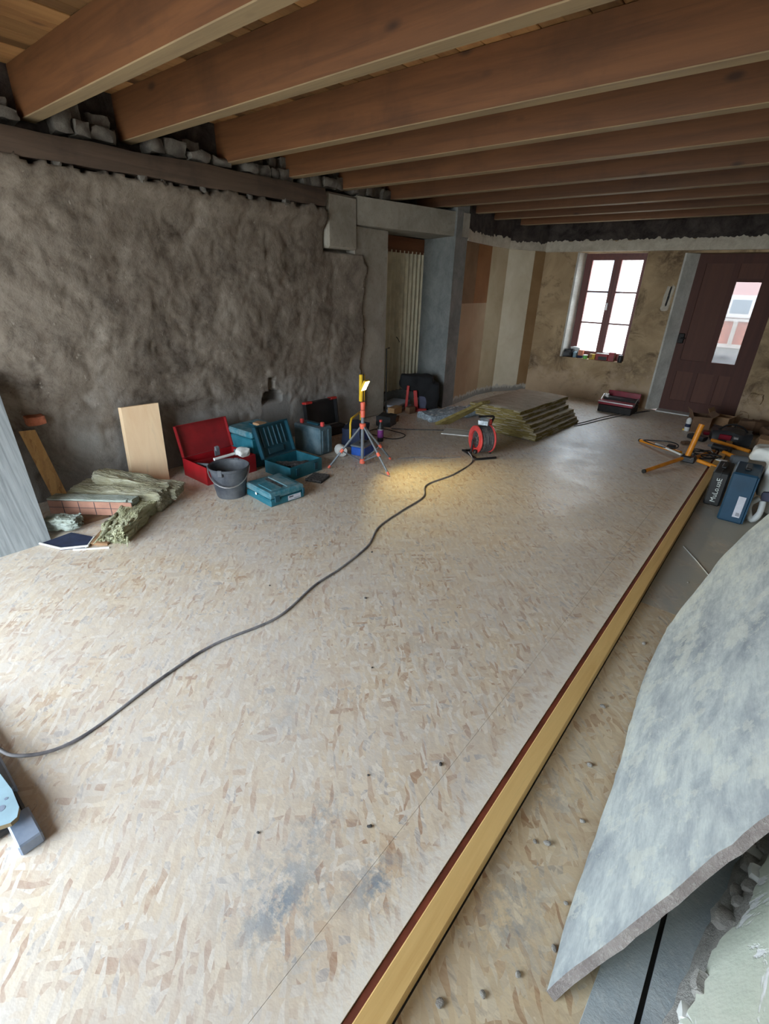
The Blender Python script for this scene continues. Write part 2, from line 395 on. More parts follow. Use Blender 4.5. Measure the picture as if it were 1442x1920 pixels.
def fibre(name, a, b, c):
    k = N(name, 0.95, spec=0.1)
    v = k.coord('Object', scale=(0.35, 1, 2.2), rnd=True)
    f = k.noise(v, 16, 7, 0.72, 0.8); g = k.noise(k.coord('Object', rnd=True), 7.0, 5, 0.65)
    col = k.ramp(f, [(0.3, a), (0.5, b), (0.72, c)])
    col = k.mix(k.math('MULTIPLY', k.fr(g, 0.45, 0.7), 0.5), col, c)
    col = k.mix(k.math('MULTIPLY', k.fr(k.noise(k.coord('Object', rnd=True), 19.0, 4, 0.7), 0.58, 0.70), 0.35), col, tuple(x * 0.55 for x in a[:3]) + (1,))
    k.bump(k.math('ADD', f, k.noise(v, 70, 3)), 1.0, 0.02)
    return k.base(col)
M['wool'] = fibre('mineral_wool', S(138, 130, 104), S(174, 168, 140), S(200, 198, 180))
M['wool_green'] = fibre('green_mineral_wool', S(150, 148, 110), S(186, 184, 148), S(210, 210, 186))
M['wool_grey'] = fibre('grey_mineral_wool', S(122, 126, 112), S(170, 178, 166), S(200, 208, 202))
M['woolboard'] = fibre('yellow_wool_board', S(112, 96, 56), S(150, 132, 80), S(178, 162, 112))
M['wooltop'] = fibre('dusty_board_face', S(168, 154, 132), S(194, 182, 160), S(210, 200, 184))
M['kraft'] = plain('brown_kraft_facing', S(150, 108, 90), 0.8, 0, 0.1, 8)

def glassmat(name, tint=(1, 1, 1, 1), refl=0.07, haze=0.0):
    m = bpy.data.materials.new(name); m.use_nodes = True; t = m.node_tree
    for n_ in list(t.nodes): t.nodes.remove(n_)
    out = t.nodes.new('ShaderNodeOutputMaterial'); tr = t.nodes.new('ShaderNodeBsdfTransparent'); tr.inputs[0].default_value = tint
    gl = t.nodes.new('ShaderNodeBsdfGlossy'); gl.inputs['Roughness'].default_value = 0.05
    mx = t.nodes.new('ShaderNodeMixShader'); mx.inputs[0].default_value = refl
    t.links.new(tr.outputs[0], mx.inputs[1]); t.links.new(gl.outputs[0], mx.inputs[2])
    last = mx.outputs[0]
    if haze:
        df = t.nodes.new('ShaderNodeBsdfTranslucent'); df.inputs[0].default_value = (0.9, 0.93, 0.95, 1)
        m2 = t.nodes.new('ShaderNodeMixShader')
        nz = t.nodes.new('ShaderNodeTexNoise'); nz.inputs['Scale'].default_value = 7; nz.inputs['Detail'].default_value = 5
        mp = t.nodes.new('ShaderNodeMapRange'); mp.inputs[1].default_value = 0.35; mp.inputs[2].default_value = 0.7; mp.inputs[3].default_value = haze * 0.4; mp.inputs[4].default_value = haze
        t.links.new(nz.outputs['Fac'], mp.inputs[0]); t.links.new(mp.outputs[0], m2.inputs[0])
        t.links.new(last, m2.inputs[1]); t.links.new(df.outputs[0], m2.inputs[2]); last = m2.outputs[0]
    t.links.new(last, out.inputs[0])
    return m
M['glass'] = glassmat('dusty_window_glass', (0.98, 0.99, 1.0, 1), 0.04, 0.22)
M['doorglass'] = glassmat('tinted_door_glass', (0.30, 0.28, 0.275, 1), 0.05)
def emit(name, c, s):
    m = bpy.data.materials.new(name); m.use_nodes = True
    b = m.node_tree.nodes['Principled BSDF']; b.inputs['Base Color'].default_value = c
    b.inputs['Emission Color'].default_value = c; b.inputs['Emission Strength'].default_value = s
    return m
M['led'] = emit('lit_led_panel', (1.0, 0.83, 0.45, 1), 14.0)

# ------------------------------------------------------------------ mesh helpers
def mat4(loc=(0, 0, 0), rot=(0, 0, 0)):
    return Matrix.Translation(loc) @ Euler(rot).to_matrix().to_4x4()
def box(bm, x0, x1, y0, y1, z0, z1, bev=0.0, Mx=None, seg=1):
    vs_ = [bm.verts.new((x, y, z)) for z in (z0, z1) for (x, y) in ((x0, y0), (x1, y0), (x1, y1), (x0, y1))]
    fs = [bm.faces.new([vs_[i] for i in q]) for q in ((3, 2, 1, 0), (4, 5, 6, 7), (0, 1, 5, 4), (1, 2, 6, 5), (2, 3, 7, 6), (3, 0, 4, 7))]
    allv = vs_
    if bev:
        es = list({e for f in fs for e in f.edges})
        r = bmesh.ops.bevel(bm, geom=es, offset=bev, segments=seg, affect='EDGES', profile=0.5)
        allv = list({v for f in r['faces'] for v in f.verts} | {v for v in vs_ if v.is_valid})
    if Mx is not None: bmesh.ops.transform(bm, matrix=Mx, verts=allv)
    return allv
def frame_of(d):
    d = d.normalized(); a = Vector((0, 0, 1)) if abs(d.z) < 0.9 else Vector((1, 0, 0))
    s = d.cross(a).normalized(); return s, s.cross(d)
def tube(bm, pts, r, seg=8, closed=False, caps=True):
    pts = [Vector(p) for p in pts]; rings = []; n = len(pts)
    s0 = None
    for i, p in enumerate(pts):
        if closed: d = pts[(i + 1) % n] - pts[i - 1]
        else: d = pts[min(i + 1, n - 1)] - pts[max(i - 1, 0)]
        d.normalize()
        if s0 is None: s, t = frame_of(d)
        else:
            s = (s0 - d * s0.dot(d)).normalized(); t = s.cross(d)
        s0 = s
        rr = r[i] if isinstance(r, (list, tuple)) else r
        rings.append([bm.verts.new(p + (s * math.cos(2 * PI * k / seg) + t * math.sin(2 * PI * k / seg)) * rr) for k in range(seg)])
    rng = range(n) if closed else range(n - 1)
    for i in rng:
        A, B = rings[i], rings[(i + 1) % n]
        for k in range(seg): bm.faces.new((A[k], A[(k + 1) % seg], B[(k + 1) % seg], B[k]))
    if caps and not closed:
        bm.faces.new(rings[0][::-1]); bm.faces.new(rings[-1])
def lathe(bm, prof, seg=24, Mx=None, closed=False):
    rings = []
    for (r, z) in prof:
        rings.append([bm.verts.new((r * math.cos(2 * PI * k / seg), r * math.sin(2 * PI * k / seg), z)) for k in range(seg)])
    for A, B in zip(rings, rings[1:] + ([rings[0]] if closed else [])):
        for k in range(seg): bm.faces.new((A[k], A[(k + 1) % seg], B[(k + 1) % seg], B[k]))
    if not closed:
        if prof[0][0] > 1e-5: bm.faces.new(rings[0][::-1])
        if prof[-1][0] > 1e-5: bm.faces.new(rings[-1])
    if Mx is not None: bmesh.ops.transform(bm, matrix=Mx, verts=[v for R in rings for v in R])
def prism(bm, poly, z0, z1, Mx=None, jit=0.0):
    a = [bm.verts.new((x, y, z0)) for x, y in poly]; b = [bm.verts.new((x + random.uniform(-jit, jit), y + random.uniform(-jit, jit), z1)) for x, y in poly]
    n = len(poly)
    bm.faces.new(a[::-1]); bm.faces.new(b)
    for i in range(n): bm.faces.new((a[i], a[(i + 1) % n], b[(i + 1) % n], b[i]))
    if Mx is not None: bmesh.ops.transform(bm, matrix=Mx, verts=a + b)
def lump(bm, x0, x1, y0, y1, z0, z1, cuts=6, amp=0.02, freq=9.0, seed=0, Mx=None, flat_bottom=False, rnd=0.0, ragged=0.0, fuzz=0.0):
    """a subdivided block pushed about by noise: wool, cloth, stones"""
    nv, ne = len(bm.verts), len(bm.edges)
    box(bm, x0, x1, y0, y1, z0, z1)
    bm.edges.ensure_lookup_table()
    bmesh.ops.subdivide_edges(bm, edges=[bm.edges[i] for i in range(ne, len(bm.edges))], cuts=cuts, use_grid_fill=True)
    bm.verts.ensure_lookup_table()
    vv = [bm.verts[i] for i in range(nv, len(bm.verts))]
    cx, cy, cz = (x0 + x1) / 2, (y0 + y1) / 2, (z0 + z1) / 2
    hx, hy, hz = (x1 - x0) / 2, (y1 - y0) / 2, (z1 - z0) / 2
    off = Vector((seed * 3.7, seed * 1.3, seed * 5.1))
    for v in vv:
        q = Vector(((v.co.x - cx) / hx, (v.co.y - cy) / hy, (v.co.z - cz) / hz))
        if rnd:
            n_ = q.normalized() if q.length > 0 else q
            q = q.lerp(n_, rnd)
            v.co = Vector((cx + q.x * hx, cy + q.y * hy, cz + q.z * hz))
        d = noise.noise_vector(v.co * freq + off) * amp + noise.noise_vector(v.co * freq * 3.1 + off) * amp * 0.4
        if fuzz: d += noise.noise_vector(v.co * 60.0 + off) * fuzz + Vector((random.uniform(-1, 1), random.uniform(-1, 1), random.uniform(-1, 1))) * fuzz * 0.6
        if ragged and abs(q.x) > 0.8: d.x += random.uniform(-1, 1) * ragged
        v.co += d
        if flat_bottom and v.co.z < z0: v.co.z = z0
    if Mx is not None: bmesh.ops.transform(bm, matrix=Mx, verts=list(vv))

def obj(name, bm, mats, parent=None, loc=None, rot=None, smooth=None):
    me = bpy.data.meshes.new(name)
    bmesh.ops.recalc_face_normals(bm, faces=bm.faces)
    bm.to_mesh(me); bm.free()
    for m_ in (mats if isinstance(mats, (list, tuple)) else [mats]): me.materials.append(M[m_] if isinstance(m_, str) else m_)
    if smooth is not None:
        for p in me.polygons: p.use_smooth = True
        me.set_sharp_from_angle(angle=math.radians(smooth))
    o = bpy.data.objects.new(name, me); COL.objects.link(o)
    if parent: o.parent = parent
    if loc: o.location = loc
    if rot: o.rotation_euler = rot
    return o
def B(): return bmesh.new()
def tag(o, label, cat, group=None):
    o['label'] = label; o['category'] = cat
    if group: o['group'] = group
    return o
def thing(name, label, cat, loc=(0, 0, 0), rotz=0.0, group=None, rot=None):
    o = bpy.data.objects.new(name, None); o.empty_display_size = 0.05; COL.objects.link(o)
    o.location = loc; o.rotation_euler = rot if rot else (0, 0, rotz)
    return tag(o, label, cat, group)
def struct(o, label=None):
    o['kind'] = 'structure'
    if label: o['label'] = label
    return o
def bx(name, parent, mat, x0, x1, y0, y1, z0, z1, bev=0.0, loc=None, rot=None, Mx=None, seg=1, smooth=None):
    b = B(); box(b, x0, x1, y0, y1, z0, z1, bev, Mx, seg); return obj(name, b, mat, parent, loc, rot, smooth)
def tb(name, parent, mat, pts, r, seg=8, closed=False, smooth=50):
    b = B(); tube(b, pts, r, seg, closed); return obj(name, b, mat, parent, smooth=smooth)
def child(parent, src, **kw):
    c = src.copy(); COL.objects.link(c); c.parent = parent
    for k, v in kw.items(): setattr(c, k, v)
    return c
def smoothpath(pts, n=8):
    P = [Vector(p) for p in pts]; out = []
    for i in range(len(P) - 1):
        p0 = P[max(i - 1, 0)]; p1 = P[i]; p2 = P[i + 1]; p3 = P[min(i + 2, len(P) - 1)]
        for k in range(n):
            t = k / n
            out.append(0.5 * ((2 * p1) + (p2 - p0) * t + (2 * p0 - 5 * p1 + 4 * p2 - p3) * t * t + (3 * p1 - p0 - 3 * p2 + p3) * t ** 3))
    out.append(P[-1]); return out
def text_mesh(body, size):
    cu = bpy.data.curves.new('writing', 'FONT'); cu.body = body; cu.size = size; cu.extrude = 0.0006; cu.align_x = 'CENTER'; cu.align_y = 'CENTER'; cu.resolution_u = 2
    o = bpy.data.objects.new('writing', cu); COL.objects.link(o)
    bpy.context.view_layer.update()
    me = bpy.data.meshes.new_from_object(o.evaluated_get(bpy.context.evaluated_depsgraph_get()))
    bpy.data.objects.remove(o); return me

# ================================================================== FLOOR
XR = 0.60      # right wall
b = B(); box(b, -4.9, XR, BACK_Y - 0.3, 8.4, -0.09, -0.03)
floor = struct(obj('floor', b, 'cement_dark'), 'dusty strand board floor of the room')
def panels(cols, x_edges, offs, mat, y0, y1, ln=2.5):
    g = 0.0005
    for i in range(len(x_edges) - 1):
        xa, xb = x_edges[i], x_edges[i + 1]
        y = y0 - ln + offs[i]
        while y < y1:
            a_, b_ = max(y, y0), min(y + ln, y1)
            if b_ - a_ > 0.05:
                bx('floor_panel', floor, mat, xa + g, xb - g, a_ + g, b_ - g, -0.03, 0.0)
            y += ln
panels(None, [-4.85, -3.02, -0.52, -0.357], [0.9, 1.05, 0.4], 'osb', BACK_Y - 0.28, 7.95)
panels(None, [-0.262, XR], [1.5], 'osb_side', BACK_Y - 0.28, 2.62)
panels(None, [-0.262, XR], [0.0], 'osb_grey', 2.62, 7.95, 1.6)

# ================================================================== CEILING
b = B(); box(b, -4.9, XR + 0.2, BACK_Y - 0.3, 8.4, 2.70, 2.78)
ceiling = struct(obj('ceiling', b, 'oldwood'), 'plank ceiling carried on exposed joists')
x = -4.30; i = 0
while x < XR:
    w = random.choice((0.105, 0.12, 0.135, 0.15))
    b = B(); box(b, x + 0.002, x + w - 0.002, BACK_Y - 0.28, 8.36, 2.668 + random.uniform(-0.003, 0.003), 2.70, 0.003)
    obj('plank', b, 'plank', ceiling); x += w
JO = [0.14, 0.80, 1.485, 2.085, 2.875, 3.53, 4.21, 4.945, 5.64, 6.28, 6.93, 7.55]
for k, yf in enumerate([-1.25, -0.55] + JO):
    w = 0.09; z0 = 2.40 + (-0.012 if yf > 7.3 else 0)
    b = B(); vv = box(b, -4.20, XR, yf - w, yf, z0, 2.668, 0.004)
    b.faces.ensure_lookup_table()
    # gently uneven lower arris
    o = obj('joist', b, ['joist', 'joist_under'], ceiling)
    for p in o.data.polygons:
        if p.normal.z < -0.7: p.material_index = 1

# ================================================================== LEFT WALL
def wx(y, z):
    """relief of the rubble wall: metres proud of x = -4.03"""
    v = Vector((y, z, 0.0))
    d = 0.045 * noise.noise(v * 1.1 + Vector((3, 1, 0))) + 0.014 * noise.noise(v * 2.6) + 0.004 * noise.noise(v * 6.0 + Vector((0, 9, 2)))
    w_ = v + Vector((0.06 * noise.noise(v * 5), 0.06 * noise.noise(v * 5 + Vector((7, 7, 7))), 0))
    c_ = noise.noise(w_ * 7.5 + Vector((2, 4, 6)))
    q_ = noise.noise(w_ * 12.0 + Vector((8, 1, 3)))
    stp = lambda t, a_, b_: 0.0 if t <= a_ else 1.0 if t >= b_ else (t - a_) / (b_ - a_)
    d += 0.005 * stp(c_, 0.08, 0.20) - 0.009 * stp(-c_, 0.38, 0.46) + 0.003 * stp(q_, 0.14, 0.24) - 0.008 * stp(-q_, 0.42, 0.48) + 0.0018 * noise.noise(v * 21.0) + 0.0015 * noise.noise(v * 37.0)
    return d
def in_patch(y, z):
    j = 0.03 * noise.noise(Vector((y * 9, z * 9, 4)))
    return 2.93 + 0.10 * max(0, (z - 0.2)) * 2 + j < y < 3.34 + j and z < 0.46 + j + 0.12 * (y - 3.1)
def in_hole(y, z):
    j = 0.018 * noise.noise(Vector((y * 14, z * 14, 8)))
    if 0.42 < z < 0.53 and abs(y - 3.10) < 0.115 - 0.3 * max(0, z - 0.46) + j: return True
    return 0.50 <= z < 0.66 and abs(y - (3.10 + 0.05 * (z - 0.5))) < 0.034 + j * 0.6
b = B()
Y0, Y1, Z1, st = BACK_Y - 0.1, 4.60, 2.30, 0.0185
ny = int((Y1 - Y0) / st); nz = int(Z1 / st)
lay = b.loops.layers.color.new('patch'); G = {}; PC = {}
for iy in range(ny + 1):
    y = Y0 + (Y1 - Y0) * iy / ny
    for iz in range(nz + 1):
        z = Z1 * iz / nz - 0.02
        d = wx(y, z); pc = (0.0, 0.0)
        if z > 2.02 and y < 3.9:      # plaster laps up over the old wall plate and breaks off
            zb_ = 2.175 + 0.012 * (y - 1.2) + 0.05 * noise.noise(Vector((y * 4.5, 0, 3))) + 0.03 * noise.noise(Vector((y * 13, 0, 3)))
            d = d + 0.075 * min(1.0, (z - 2.02) / 0.10) if z < zb_ else -0.06
        if in_patch(y, z): d = d * 0.12 - 0.012; pc = (0.85, 0.0)
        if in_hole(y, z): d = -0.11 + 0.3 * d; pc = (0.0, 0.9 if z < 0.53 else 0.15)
        e = 4.44 + 0.08 * noise.noise(Vector((z * 2.1, 7, 1))) + 0.04 * noise.noise(Vector((z * 8, 2, 1)))
        if e - 0.45 < y <= e: d = max(d, 0.060 - 0.12 * (e - y)) + 0.2 * d
        if y > e: d = -0.09          # sinks behind the concrete pier
        if z > 1.84 and y > 3.86: d = -0.09
        G[iy, iz] = b.verts.new((-4.03 + d, y, z)); PC[iy, iz] = pc
for iy in range(ny):
    for iz in range(nz):
        ks = ((iy, iz), (iy + 1, iz), (iy + 1, iz + 1), (iy, iz + 1))
        f = b.faces.new([G[k] for k in ks]); f.smooth = True
        for lp, k in zip(f.loops, ks): lp[lay] = (PC[k][0], PC[k][1], 0, 1)
me = bpy.data.meshes.new('wall_left'); b.to_mesh(me); b.free(); me.materials.append(M['rubble'])
wall_left = bpy.data.objects.new('wall_left', me); COL.objects.link(wall_left)
struct(wall_left, 'rough lime mortared rubble wall along the left')
bx('wall_core', wall_left, 'cement_dark', -4.75, -4.19, BACK_Y - 0.3, 4.88, 0, 2.70)
# concrete pier, lintel and block framing the doorway
bx('concrete_pier', wall_left, 'concrete', -4.46, -4.0, 4.30, 4.88, 0, 2.11, 0.012)
bx('concrete_block', wall_left, 'concrete', -4.46, -3.965, 3.88, 4.31, 1.87, 2.355, 0.02)
b = B(); prism(b, [(-3.975, 4.315), (-3.612, 5.99), (-4.2, 6.10), (-4.5, 4.315)], 2.112, 2.37); obj('concrete_lintel', b, 'concrete', wall_left)
bx('lintel_board', wall_left, 'lintelwood', -4.42, -4.34, 4.88, 6.12, 1.93, 2.11)
# old timber wall plate and the loose stones between the joist ends
b = B(); n = 40
rows = []
for i in range(n + 1):
    y = BACK_Y - 0.1 + (3.84 - BACK_Y + 0.1) * i / n
    j = lambda s: 0.012 * noise.noise(Vector((y * 2.2, s, 0))) + 0.006 * noise.noise(Vector((y * 9, s, 0)))
    zl = 2.185 + 0.012 * (y - 1.2) ; zh = 2.325 + 0.016 * (y - 1.2)
    rows.append([b.verts.new((xx, y, zz)) for xx, zz in ((-4.16, zl + j(1)), (-3.95 + j(2), zl + j(3)), (-3.935 + j(4), (zl + zh) / 2), (-3.955 + j(5), zh + j(6)), (-4.16, zh))])
for A, C in zip(rows, rows[1:]):
    for k in range(5): b.faces.new((A[k], A[(k + 1) % 5], C[(k + 1) % 5], C[k]))
b.faces.new(rows[0]); b.faces.new(rows[-1][::-1])
obj('wall_plate', b, 'oldwood', wall_left, smooth=40)
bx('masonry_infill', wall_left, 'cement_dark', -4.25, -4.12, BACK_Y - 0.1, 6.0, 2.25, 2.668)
random.seed(11)
ends = [-0.55] + JO[:8]
for a_, c_ in zip(ends, ends[1:]):
    y = a_ + 0.06
    while y < c_ - 0.16:
        w = random.uniform(0.08, 0.2); h = random.uniform(0.06, 0.13)
        zb = 2.36 if y < 3.8 else 2.385
        b = B(); lump(b, -0.08, 0.08, -w / 2, w / 2, 0, h, 3, 0.022, 12, random.random() * 50, rnd=0.35)
        obj('stone', b, 'stone', wall_left, (-4.06 + random.uniform(-0.02, 0.02), y + w / 2, zb), smooth=35)
        if random.random() < 0.65:
            h2 = random.uniform(0.05, 0.1)
            b = B(); lump(b, -0.06, 0.06, -w * 0.4, w * 0.4, 0, h2, 3, 0.02, 14, random.random() * 50, rnd=0.4)
            obj('stone', b, 'stone', wall_left, (-4.10, y + w / 2 + random.uniform(-0.03, 0.03), zb + h * 0.95), smooth=35)
        y += w * 0.98
for k in range(9):
    y = 0.95 + k * 0.33 + random.uniform(-0.15, 0.15); s = random.uniform(0.015, 0.04)
    b = B(); lump(b, -s * 0.8, s * 0.8, -s, s, -s * 1.2, s * 1.2, 2, s * 0.5, 20, k, rnd=0.6)
    obj('stone', b, 'stone', wall_left, (-3.975, y, 2.165 + 0.012 * (y - 1.2) + random.uniform(-0.02, 0.02)), smooth=35)
b = B(); lump(b, -0.05, 0.05, -0.055, 0.055, -0.028, 0.028, 2, 0.008, 16, 3); obj('brick', b, 'brick', wall_left, (-4.0, 1.0, 0.62), smooth=30)

# ================================================================== far left wall (papered) and doorway reveal
b = B()
PLAN = [(-3.63, 5.72), (-3.645, 6.02), (-3.76, 6.90), (-3.72, 7.34), (-3.395, 7.93), (-3.395, 8.36), (-4.85, 8.36), (-4.85, 6.25), (-4.46, 6.12)]
prism(b, PLAN, 0, 2.70)
wall_far_left = struct(obj('wall_far_left', b, 'concrete_blue'), 'papered far end of the left wall beyond the doorway')
bx('alcove_back', wall_far_left, 'cement_dark', -4.85, -4.62, 4.8, 6.3, 0, 2.7)
def strip(parent, name, mat, p0, p1, t0, t1, z0, z1, th=0.004):
    p0, p1 = Vector((*p0, 0)), Vector((*p1, 0)); d = p1 - p0; n_ = Vector((d.y, -d.x, 0)).normalized()
    if n_.x < 0 and abs(n_.x) > 0.2: n_ = -n_
    a_ = p0 + d * t0; c_ = p0 + d * t1
    b = B(); q = [a_ - n_ * 0.002, c_ - n_ * 0.002, c_ + n_ * th, a_ + n_ * th]
    prism(b, [(v.x, v.y) for v in q], z0, z1); return obj(name, b, mat, parent)
A_, B_, C_, D_ = PLAN[1], PLAN[2], PLAN[3], PLAN[4]
strip(wall_far_left, 'wallpaper_strip', 'paper_brown', A_, B_, 0.0, 0.45, 1.35, 2.08)
strip(wall_far_left, 'wallpaper_strip', 'paper_tan', A_, B_, 0.0, 0.45, 0, 1.35, 0.003)
strip(wall_far_left, 'wallpaper_strip', 'paper_rust', A_, B_, 0.45, 1.0, 1.35, 2.08, 0.006)
strip(wall_far_left, 'wallpaper_strip', 'paper_tan', A_, B_, 0.45, 1.0, 0, 1.35, 0.005)
strip(wall_far_left, 'wallpaper_strip', 'paper_sand', B_, C_, 0.0, 1.0, 0, 2.08)
strip(wall_far_left, 'wallpaper_strip', 'paper_pale', C_, D_, 0.0, 0.70, 0, 2.08)
strip(wall_far_left, 'wallpaper_strip', 'paper_corner', C_, D_, 0.70, 1.0, 0, 2.08)
def ragged(parent, p0, p1, z0, z1, th, seed, mat='cornice', name='plaster_band'):
    random.seed(seed)
    p0, p1 = Vector((*p0, 0)), Vector((*p1, 0)); d = p1 - p0; L = d.length; n_ = Vector((d.y, -d.x, 0)).normalized()
    if n_.y > 0.3 or (abs(n_.y) <= 0.3 and n_.x < 0): n_ = -n_
    k = max(6, int(L / 0.022)); b = B(); R = []
    for i in range(k + 1):
        p = p0 + d * (i / k)
        zt = z1 + 0.028 * noise.noise(Vector((i * 0.21, seed, 0))) + random.uniform(-0.012, 0.012)
        t2 = th * (0.75 + 0.4 * noise.noise(Vector((i * 0.3, seed, 5))))
        R.append([b.verts.new((q.x, q.y, z)) for q, z in ((p - n_ * 0.01, z0), (p + n_ * th, z0 + 0.006), (p + n_ * t2, (z0 + zt) / 2 + 0.03), (p + n_ * t2 * 0.5, zt), (p - n_ * 0.01, zt))])
    for P, Q in zip(R, R[1:]):
        for j in range(5): b.faces.new((P[j], P[(j + 1) % 5], Q[(j + 1) % 5], Q[j]))
    b.faces.new(R[0]); b.faces.new(R[-1][::-1])
    return obj(name, b, mat, parent)
ragged(wall_far_left, A_, B_, 2.08, 2.20, 0.02, 1); ragged(wall_far_left, B_, C_, 2.08, 2.22, 0.02, 2); ragged(wall_far_left, C_, D_, 2.07, 2.18, 0.025, 3)
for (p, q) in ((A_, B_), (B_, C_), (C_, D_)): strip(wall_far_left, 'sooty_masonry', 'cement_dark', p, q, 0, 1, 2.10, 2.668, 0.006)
# corrugated sheet closing the doorway
sheet = thing('corrugated_sheet', 'beige corrugated sheet closing the back of the doorway', 'metal sheet', (-4.36, 4.9, 0.0))
b = B(); prev = None; n = 120
for i in range(n + 1):
    y = 0.0 + 1.22 * i / n; xx = 0.026 * math.sin(2 * PI * y / 0.088)
    c = [b.verts.new((xx + t, y, z)) for t in (0, 0.003) for z in (0.17, 1.955)]
    if prev:
        b.faces.new((prev[2], c[2], c[3], prev[3])); b.faces.new((prev[0], prev[1], c[1], c[0]))
        b.faces.new((prev[1], prev[3], c[3], c[1])); b.faces.new((prev[0], c[0], c[2], prev[2]))
    prev = c
obj('sheet', b, 'purlin', sheet, smooth=60)
tb('hook', sheet, 'iron', [(0.02, 0.62, 0.90), (0.05, 0.62, 0.88), (0.06, 0.64, 0.84), (0.03, 0.68, 0.83)], 0.005, 6)
bx('sill_board', sheet, 'concrete_blue', -0.03, 0.06, 0.0, 1.22, 0.0, 0.17)

# ================================================================== END WALL
EY = 7.92
b = B()
box(b, -3.395, -2.90, EY, 8.36, 0, 2.20); box(b, -2.90, -1.93, EY, 8.36, 0, 0.598); box(b, -1.93, -1.50, EY, 8.36, 0, 2.20)
box(b, -2.90, -1.93, EY, 8.36, 2.055, 2.20); box(b, -1.50, -0.40, EY, 8.36, 2.035, 2.20); box(b, -0.40, XR, EY, 8.36, 0, 2.20)
wall_end = struct(obj('wall_end', b, 'ochre'), 'stained ochre plaster end wall with window and door')
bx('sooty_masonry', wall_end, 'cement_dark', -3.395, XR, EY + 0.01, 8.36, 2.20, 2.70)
ragged(wall_end, (-3.39, EY), (XR, EY), 2.06, 2.205, 0.03, 9)
b = B(); prism(b, [(-2.872, EY - 0.004), (-2.826, 8.12), (-2.90, 8.12), (-2.90, EY - 0.004)], 0.60, 2.055); obj('window_reveal', b, 'jamb', wall_end)
b = B(); prism(b, [(-1.948, EY - 0.004), (-1.93, EY - 0.004), (-1.93, 8.12), (-1.99, 8.12)], 0.60, 2.055); obj('window_reveal', b, 'ochre', wall_end)
b = B(); prism(b, [(-1.478, EY - 0.006), (-1.352, 8.085), (-1.352, 8.14), (-1.50, 8.14), (-1.50, EY - 0.006)], 0, 2.035); obj('door_reveal', b, 'jamb', wall_end)
bx('window_ledge', wall_end, 'ochre', -2.90, -1.93, EY - 0.012, 8.13, 0.585, 0.602, 0.004)
# gouge in the plaster beside the door
b = B(); lump(b, -0.055, 0.055, -0.012, 0.012, -0.17, 0.16, 4, 0.02, 16, 5, rnd=0.5); o = obj('plaster_patch', b, 'cornice', wall_end, (-1.575, EY, 1.50), (0, 0.08, 0))
b = B(); lump(b, -0.012, 0.012, -0.012, 0.012, -0.13, 0.12, 3, 0.006, 20, 6, rnd=0.4); obj('gouge', b, 'iron', wall_end, (-1.565, EY - 0.010, 1.52), (0, 0.06, 0))
for (sx, sz, w, h, s) in ((-0.24, 0.35, 0.16, 0.13, 1), (-0.12, 0.62, 0.14, 0.10, 2), (-0.30, 0.12, 0.10, 0.09, 3), (0.0, 0.25, 0.15, 0.12, 4), (-0.05, 0.95, 0.15, 0.12, 6)):
    b = B(); lump(b, -w / 2, w / 2, -0.03, 0.03, -h / 2, h / 2, 3, 0.025, 12, s, rnd=0.4); obj('stone', b, 'ochre', wall_end, (sx, EY, sz), smooth=35)
# window
b = B()
box(b, -2.826, -2.762, 8.10, 8.17, 0.602, 2.05); box(b, -2.03, -1.975, 8.10, 8.17, 0.602, 2.05); box(b, -2.762, -2.03, 8.10, 8.17, 2.0, 2.05); box(b, -2.762, -2.03, 8.10, 8.17, 0.602, 0.635)
window = struct(obj('window_1', b, 'winframe'), 'dark red two-sash window with six panes')
for (xa, xb, ga, gb) in ((-2.775, -2.366, -2.722, -2.418), (-2.364, -1.985, -2.312, -2.022)):
    b = B()
    box(b, xa, ga, 8.085, 8.13, 0.635, 2.01); box(b, gb, xb, 8.085, 8.13, 0.635, 2.01)
    box(b, ga, gb, 8.085, 8.13, 1.962, 2.01); box(b, ga, gb, 8.085, 8.13, 0.635, 0.705)
    for zc in (1.545, 1.115): box(b, ga, gb, 8.095, 8.125, zc - 0.011, zc + 0.011)
    sash = obj('sash', b, 'winframe', window)
    for (za, zb) in ((0.705, 1.104), (1.126, 1.534), (1.556, 1.962)):
        bx('pane', sash, 'glass', ga, gb, 8.108, 8.112, za, zb)
hd = bx('handle', window, 'steel', -2.40, -2.375, 8.06, 8.085, 1.30, 1.40, 0.004)
# door
DYa, DYb = 8.085, 8.13
b = B()
box(b, -1.352, -1.25, DYa, DYb, 0.01, 2.03); box(b, -0.60, -0.40, DYa, DYb, 0.01, 2.03)
box(b, -0.94, -0.87, DYa, DYb, 0.715, 1.92); box(b, -1.25, -0.60, DYa, DYb, 1.92, 2.03); box(b, -1.25, -0.60, DYa, DYb, 0.56, 0.715); box(b, -1.25, -0.60, DYa, DYb, 0.01, 0.16)
box(b, -1.04, -0.985, DYa, DYb, 0.16, 0.56); box(b, -0.79, -0.735, DYa, DYb, 0.16, 0.56); box(b, -0.87, -0.60, DYa, DYb, 1.71, 1.75)
door = struct(obj('door_1', b, 'doorwood'), 'dark brown panelled front door with one tall glass pane')
for (xa, xb, za, zb) in ((-1.25, -0.94, 0.715, 1.92), (-0.87, -0.60, 1.75, 1.92), (-1.25, -1.04, 0.16, 0.56), (-0.985, -0.79, 0.16, 0.56), (-0.735, -0.60, 0.16, 0.56)):
    pn = bx('door_panel', door, 'doorpanel', xa - 0.003, xb + 0.003, DYa + 0.016, DYb - 0.006, za - 0.003, zb + 0.003)
bx('pane', door, 'doorglass', -0.872, -0.598, DYa + 0.02, DYa + 0.025, 0.713, 1.712)
lk = bx('lock', door, 'iron', -1.345, -1.27, DYa - 0.03, DYa, 0.93, 1.06, 0.008)
